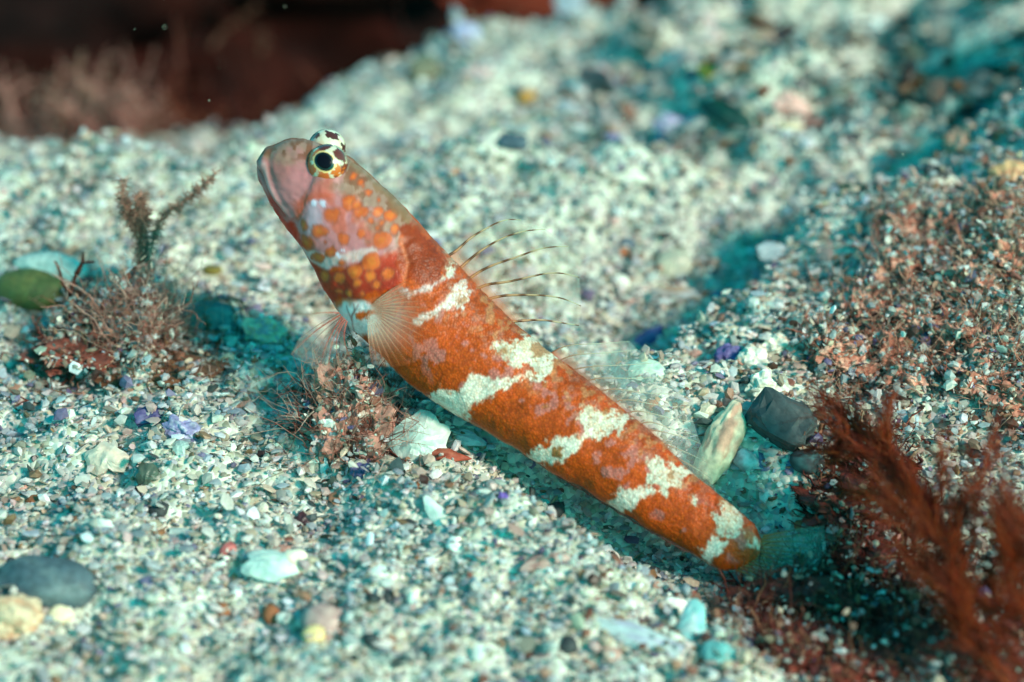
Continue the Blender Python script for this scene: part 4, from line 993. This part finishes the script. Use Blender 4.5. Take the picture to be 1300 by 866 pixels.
# rust red feathery fronds near the lens
def plume(name, stems, P0, dep, rgbs, label, seed, nb=260, bl=0.55, r0=0.03):
    rs = np.random.RandomState(seed); t_ = empty(name, tuple(P0), label, 'seaweed'); lines, rad, cols = [], [], []
    for (ln, dd, wmul) in stems:
        q = curve(ln, 24); W = unp(q[:, 0], q[:, 1], dep + np.linspace(0, dd, 24)) - P0
        T = np.gradient(W, axis=0); T /= np.linalg.norm(T, axis=1)[:, None]
        lines.append(W); rad.append(r0 * 1.6 * np.linspace(1.2, 0.4, 24)); cols.append(np.tile(lin(rgbs[0]), (24, 1)))
        axes_ = [(W, T, nb * 0.4, 1.0)]
        for q_ in range(int(7 * wmul)):                          # side branches, each with hairs of its own
            k_ = rs.randint(3, 20); d = T[k_] * 0.9 + rs.normal(0, 0.45, 3); d /= np.linalg.norm(d)
            L_ = rs.uniform(0.4, 1.05); e_ = W[k_] + d * L_ + T[k_] * 0.3 * L_ + rs.normal(0, 0.12, 3)
            B_ = curve([W[k_], W[k_] + d * L_ * 0.5 + rs.normal(0, 0.06, 3), e_], 24); TB = np.gradient(B_, axis=0); TB /= np.linalg.norm(TB, axis=1)[:, None]
            lines.append(B_); rad.append(r0 * np.linspace(1.2, 0.4, 24)); cols.append(np.tile(lin(rgbs[1]), (24, 1)))
            axes_.append((B_, TB, nb * 0.13, 0.7))
        for (W_, T_, cnt_, sc_) in axes_:
            ph = rs.uniform(0, 6.28)
            for i in range(int(cnt_ * wmul)):
                k_ = rs.randint(1, 24); b_ = W_[k_]; clump = 0.35 + 0.65 * (0.5 + 0.5 * math.sin(k_ * 0.9 + ph))
                d = T_[k_] * rs.uniform(0.8, 1.6) + rs.normal(0, 0.42, 3); d /= np.linalg.norm(d)
                L_ = bl * sc_ * clump * rs.uniform(0.5, 1.4); p1 = b_ + d * L_ * 0.5 + rs.normal(0, 0.07, 3) * sc_; p2 = b_ + d * L_ + T_[k_] * L_ * 0.25
                lines.append(curve([b_, p1, p2], 4)); rad.append(r0 * rs.uniform(0.4, 0.8) * np.linspace(1, 0.35, 4)); cols.append(np.tile(lin(rgbs[rs.randint(len(rgbs))]) * rs.uniform(0.7, 1.2), (4, 1)))
    link('fronds', tube_mesh(name + '_fronds', lines, rad, cols, 3), M_RUST, t_)
    return t_
RUST = [(160, 58, 24), (136, 44, 18), (186, 80, 36), (104, 30, 14)]
G = ground_at(1180, 850)
plume('rust_weed', [([(1225, 720), (1185, 655), (1120, 570), (1045, 506)], 3.2, 1.5), ([(1235, 730), (1200, 670), (1150, 600), (1090, 545)], 2.6, 1.2), ([(1235, 700), (1238, 640), (1252, 590), (1264, 550)], 2.0, 0.4),
      ([(1310, 870), (1250, 770), (1190, 690), (1130, 650)], 0.8, 1.1), ([(1340, 850), (1300, 770), (1280, 700), (1276, 650)], 0.5, 1.1), ([(1290, 880), (1240, 810), (1200, 750), (1160, 715)], 0.4, 1.0), ([(1350, 760), (1320, 700), (1300, 660)], 0.2, 0.9)],
      G, 33.0, RUST, 'large rust red feathery weed nearest the lens by the tail', 41, 640, 0.7, 0.013)

# the dark weedy rock face behind the sand on the far left
V, Fq = subdivide(*ICO4)
def rock(name, P, dims, rgb, rgb2, label, seed, amp=0.35):
    d = 1 + amp * fbm(V[:, 0] * 2.2 + seed, V[:, 1] * 2.2, V[:, 2] * 2.2, seed, 5)
    W = V * d[:, None] * np.array(dims) / 2
    cc = np.tile(lin(rgb), (len(V), 1)); cc = paint(cc, rgb2, sstep(0, 0.4, fbm(V[:, 0] * 4, V[:, 1] * 4, V[:, 2] * 4, seed + 9, 4)))
    o = link(name, mesh_np(name, W, Fq, cc, True), M_ROCK); o.location = P
    return tag(o, label, 'rock')
rock('rock', (-15.5, 24, 1.0), (26, 10, 16), (40, 11, 7), (24, 7, 6), 'dark maroon weed covered rock rising behind the sand at the far left', 5)
rock('rock', (-1.5, 31, -1.2), (18, 8, 8), (110, 48, 34), (74, 40, 30), 'reddish brown rock behind the crest of the far mound', 8)
def backpt(u, v, y):
    p_ = unp_y(u, v, y); return np.array([p_[0], p_[1], float(height(p_[0], p_[1]))])
tuft('pink_weed', ground_at(105, 176) + np.array([0, 0.6, -0.2]), 200, 1.7, 1.3, [(196, 138, 126), (176, 116, 106), (160, 124, 108)], 'fluffy dull pink weed bush before the dark rock', 'seaweed', None, 0.045, 0.8, 71, (0, 0, 1), 2, 6)
for k_, (u, v, lab) in enumerate([(215, 105, 'ragged dark red weed clump just left of the far mound'), (300, 70, 'ragged dark red weed clump rising beside the far mound'), (20, 90, 'ragged dark red weed clump at the far left edge'), (560, 22, 'reddish brown weed clump behind the crest of the far mound')]):
    tuft('dark_weed', unp_y(u, v, 17.5), 70, 2.4, 1.6, [(104, 46, 34), (80, 34, 26), (130, 70, 50)], lab, 'seaweed', None, 0.05, 0.7, 90 + k_, (0, 0, 1), 1, 5)
sprig('weed_sprig', [[(28, 172), (34, 130), (42, 95), (52, 58)], [(36, 150), (30, 120), (40, 90)], [(48, 165), (50, 130), (46, 110)]], ground_at(32, 176), 0.06, (120, 84, 56), 'upright brown weed stalk at the far left before the dark rock', 'seaweed', 60, 0.25, 8)
sprig('weed_sprig', [[(190, 120), (188, 95), (195, 60), (205, 32), (222, 34)], [(192, 130), (200, 115), (208, 110)]], ground_at(190, 165), 0.05, (110, 80, 66), 'single curling weed stalk right of the fluffy pink bush', 'seaweed', 50, 0.2, 9, None, 1.0)
sprig('weed_sprig', [[(268, 60), (290, 35), (320, 12), (330, -8)], [(330, 70), (332, 40)]], backpt(275, 60, 19), 0.08, (96, 62, 48), 'faint drooping weed stalk in front of the dark rock', 'seaweed', 30, 0.3, 10)
sprig('black_strand', [[(900, 770), (922, 772), (940, 788), (950, 812)]], ground_at(920, 790), 0.035, (30, 26, 26), 'black curved strand lying in the trench below the tail', 'strand', 0, 0.1, 15)
sprig('dark_twig', [[(1140, 502), (1170, 515), (1200, 522), (1215, 548)], [(1180, 518), (1200, 508)]], ground_at(1180, 520), 0.07, (56, 38, 34), 'dark broken twig behind the rust red fronds', 'twig', 10, 0.15, 16)
sprig('clear_filament', [[(600, 185), (640, 160), (700, 144), (738, 150), (752, 180), (735, 196)]], ground_at(700, 190), 0.02, (190, 176, 140), 'thin pale looping filament on the sand behind the fish', 'filament', 0, 0.1, 17)

# specks drifting in the water
n = 70
u, v = RS.uniform(-30, 1330, n), RS.uniform(-30, 300, n); dq = RS.uniform(30, 60, n)
P = unp(u, v, dq); P = P[P[:, 2] > height(P[:, 0], P[:, 1]) + 0.6]
tag(link('drifting_specks', grain_mesh('drifting_specks', P, RS.uniform(0.02, 0.045, len(P)), np.tile(lin((210, 200, 180)), (len(P), 1)), 1.5), M_GRAIN), 'tiny pale specks drifting in the water', None, None, 'stuff')
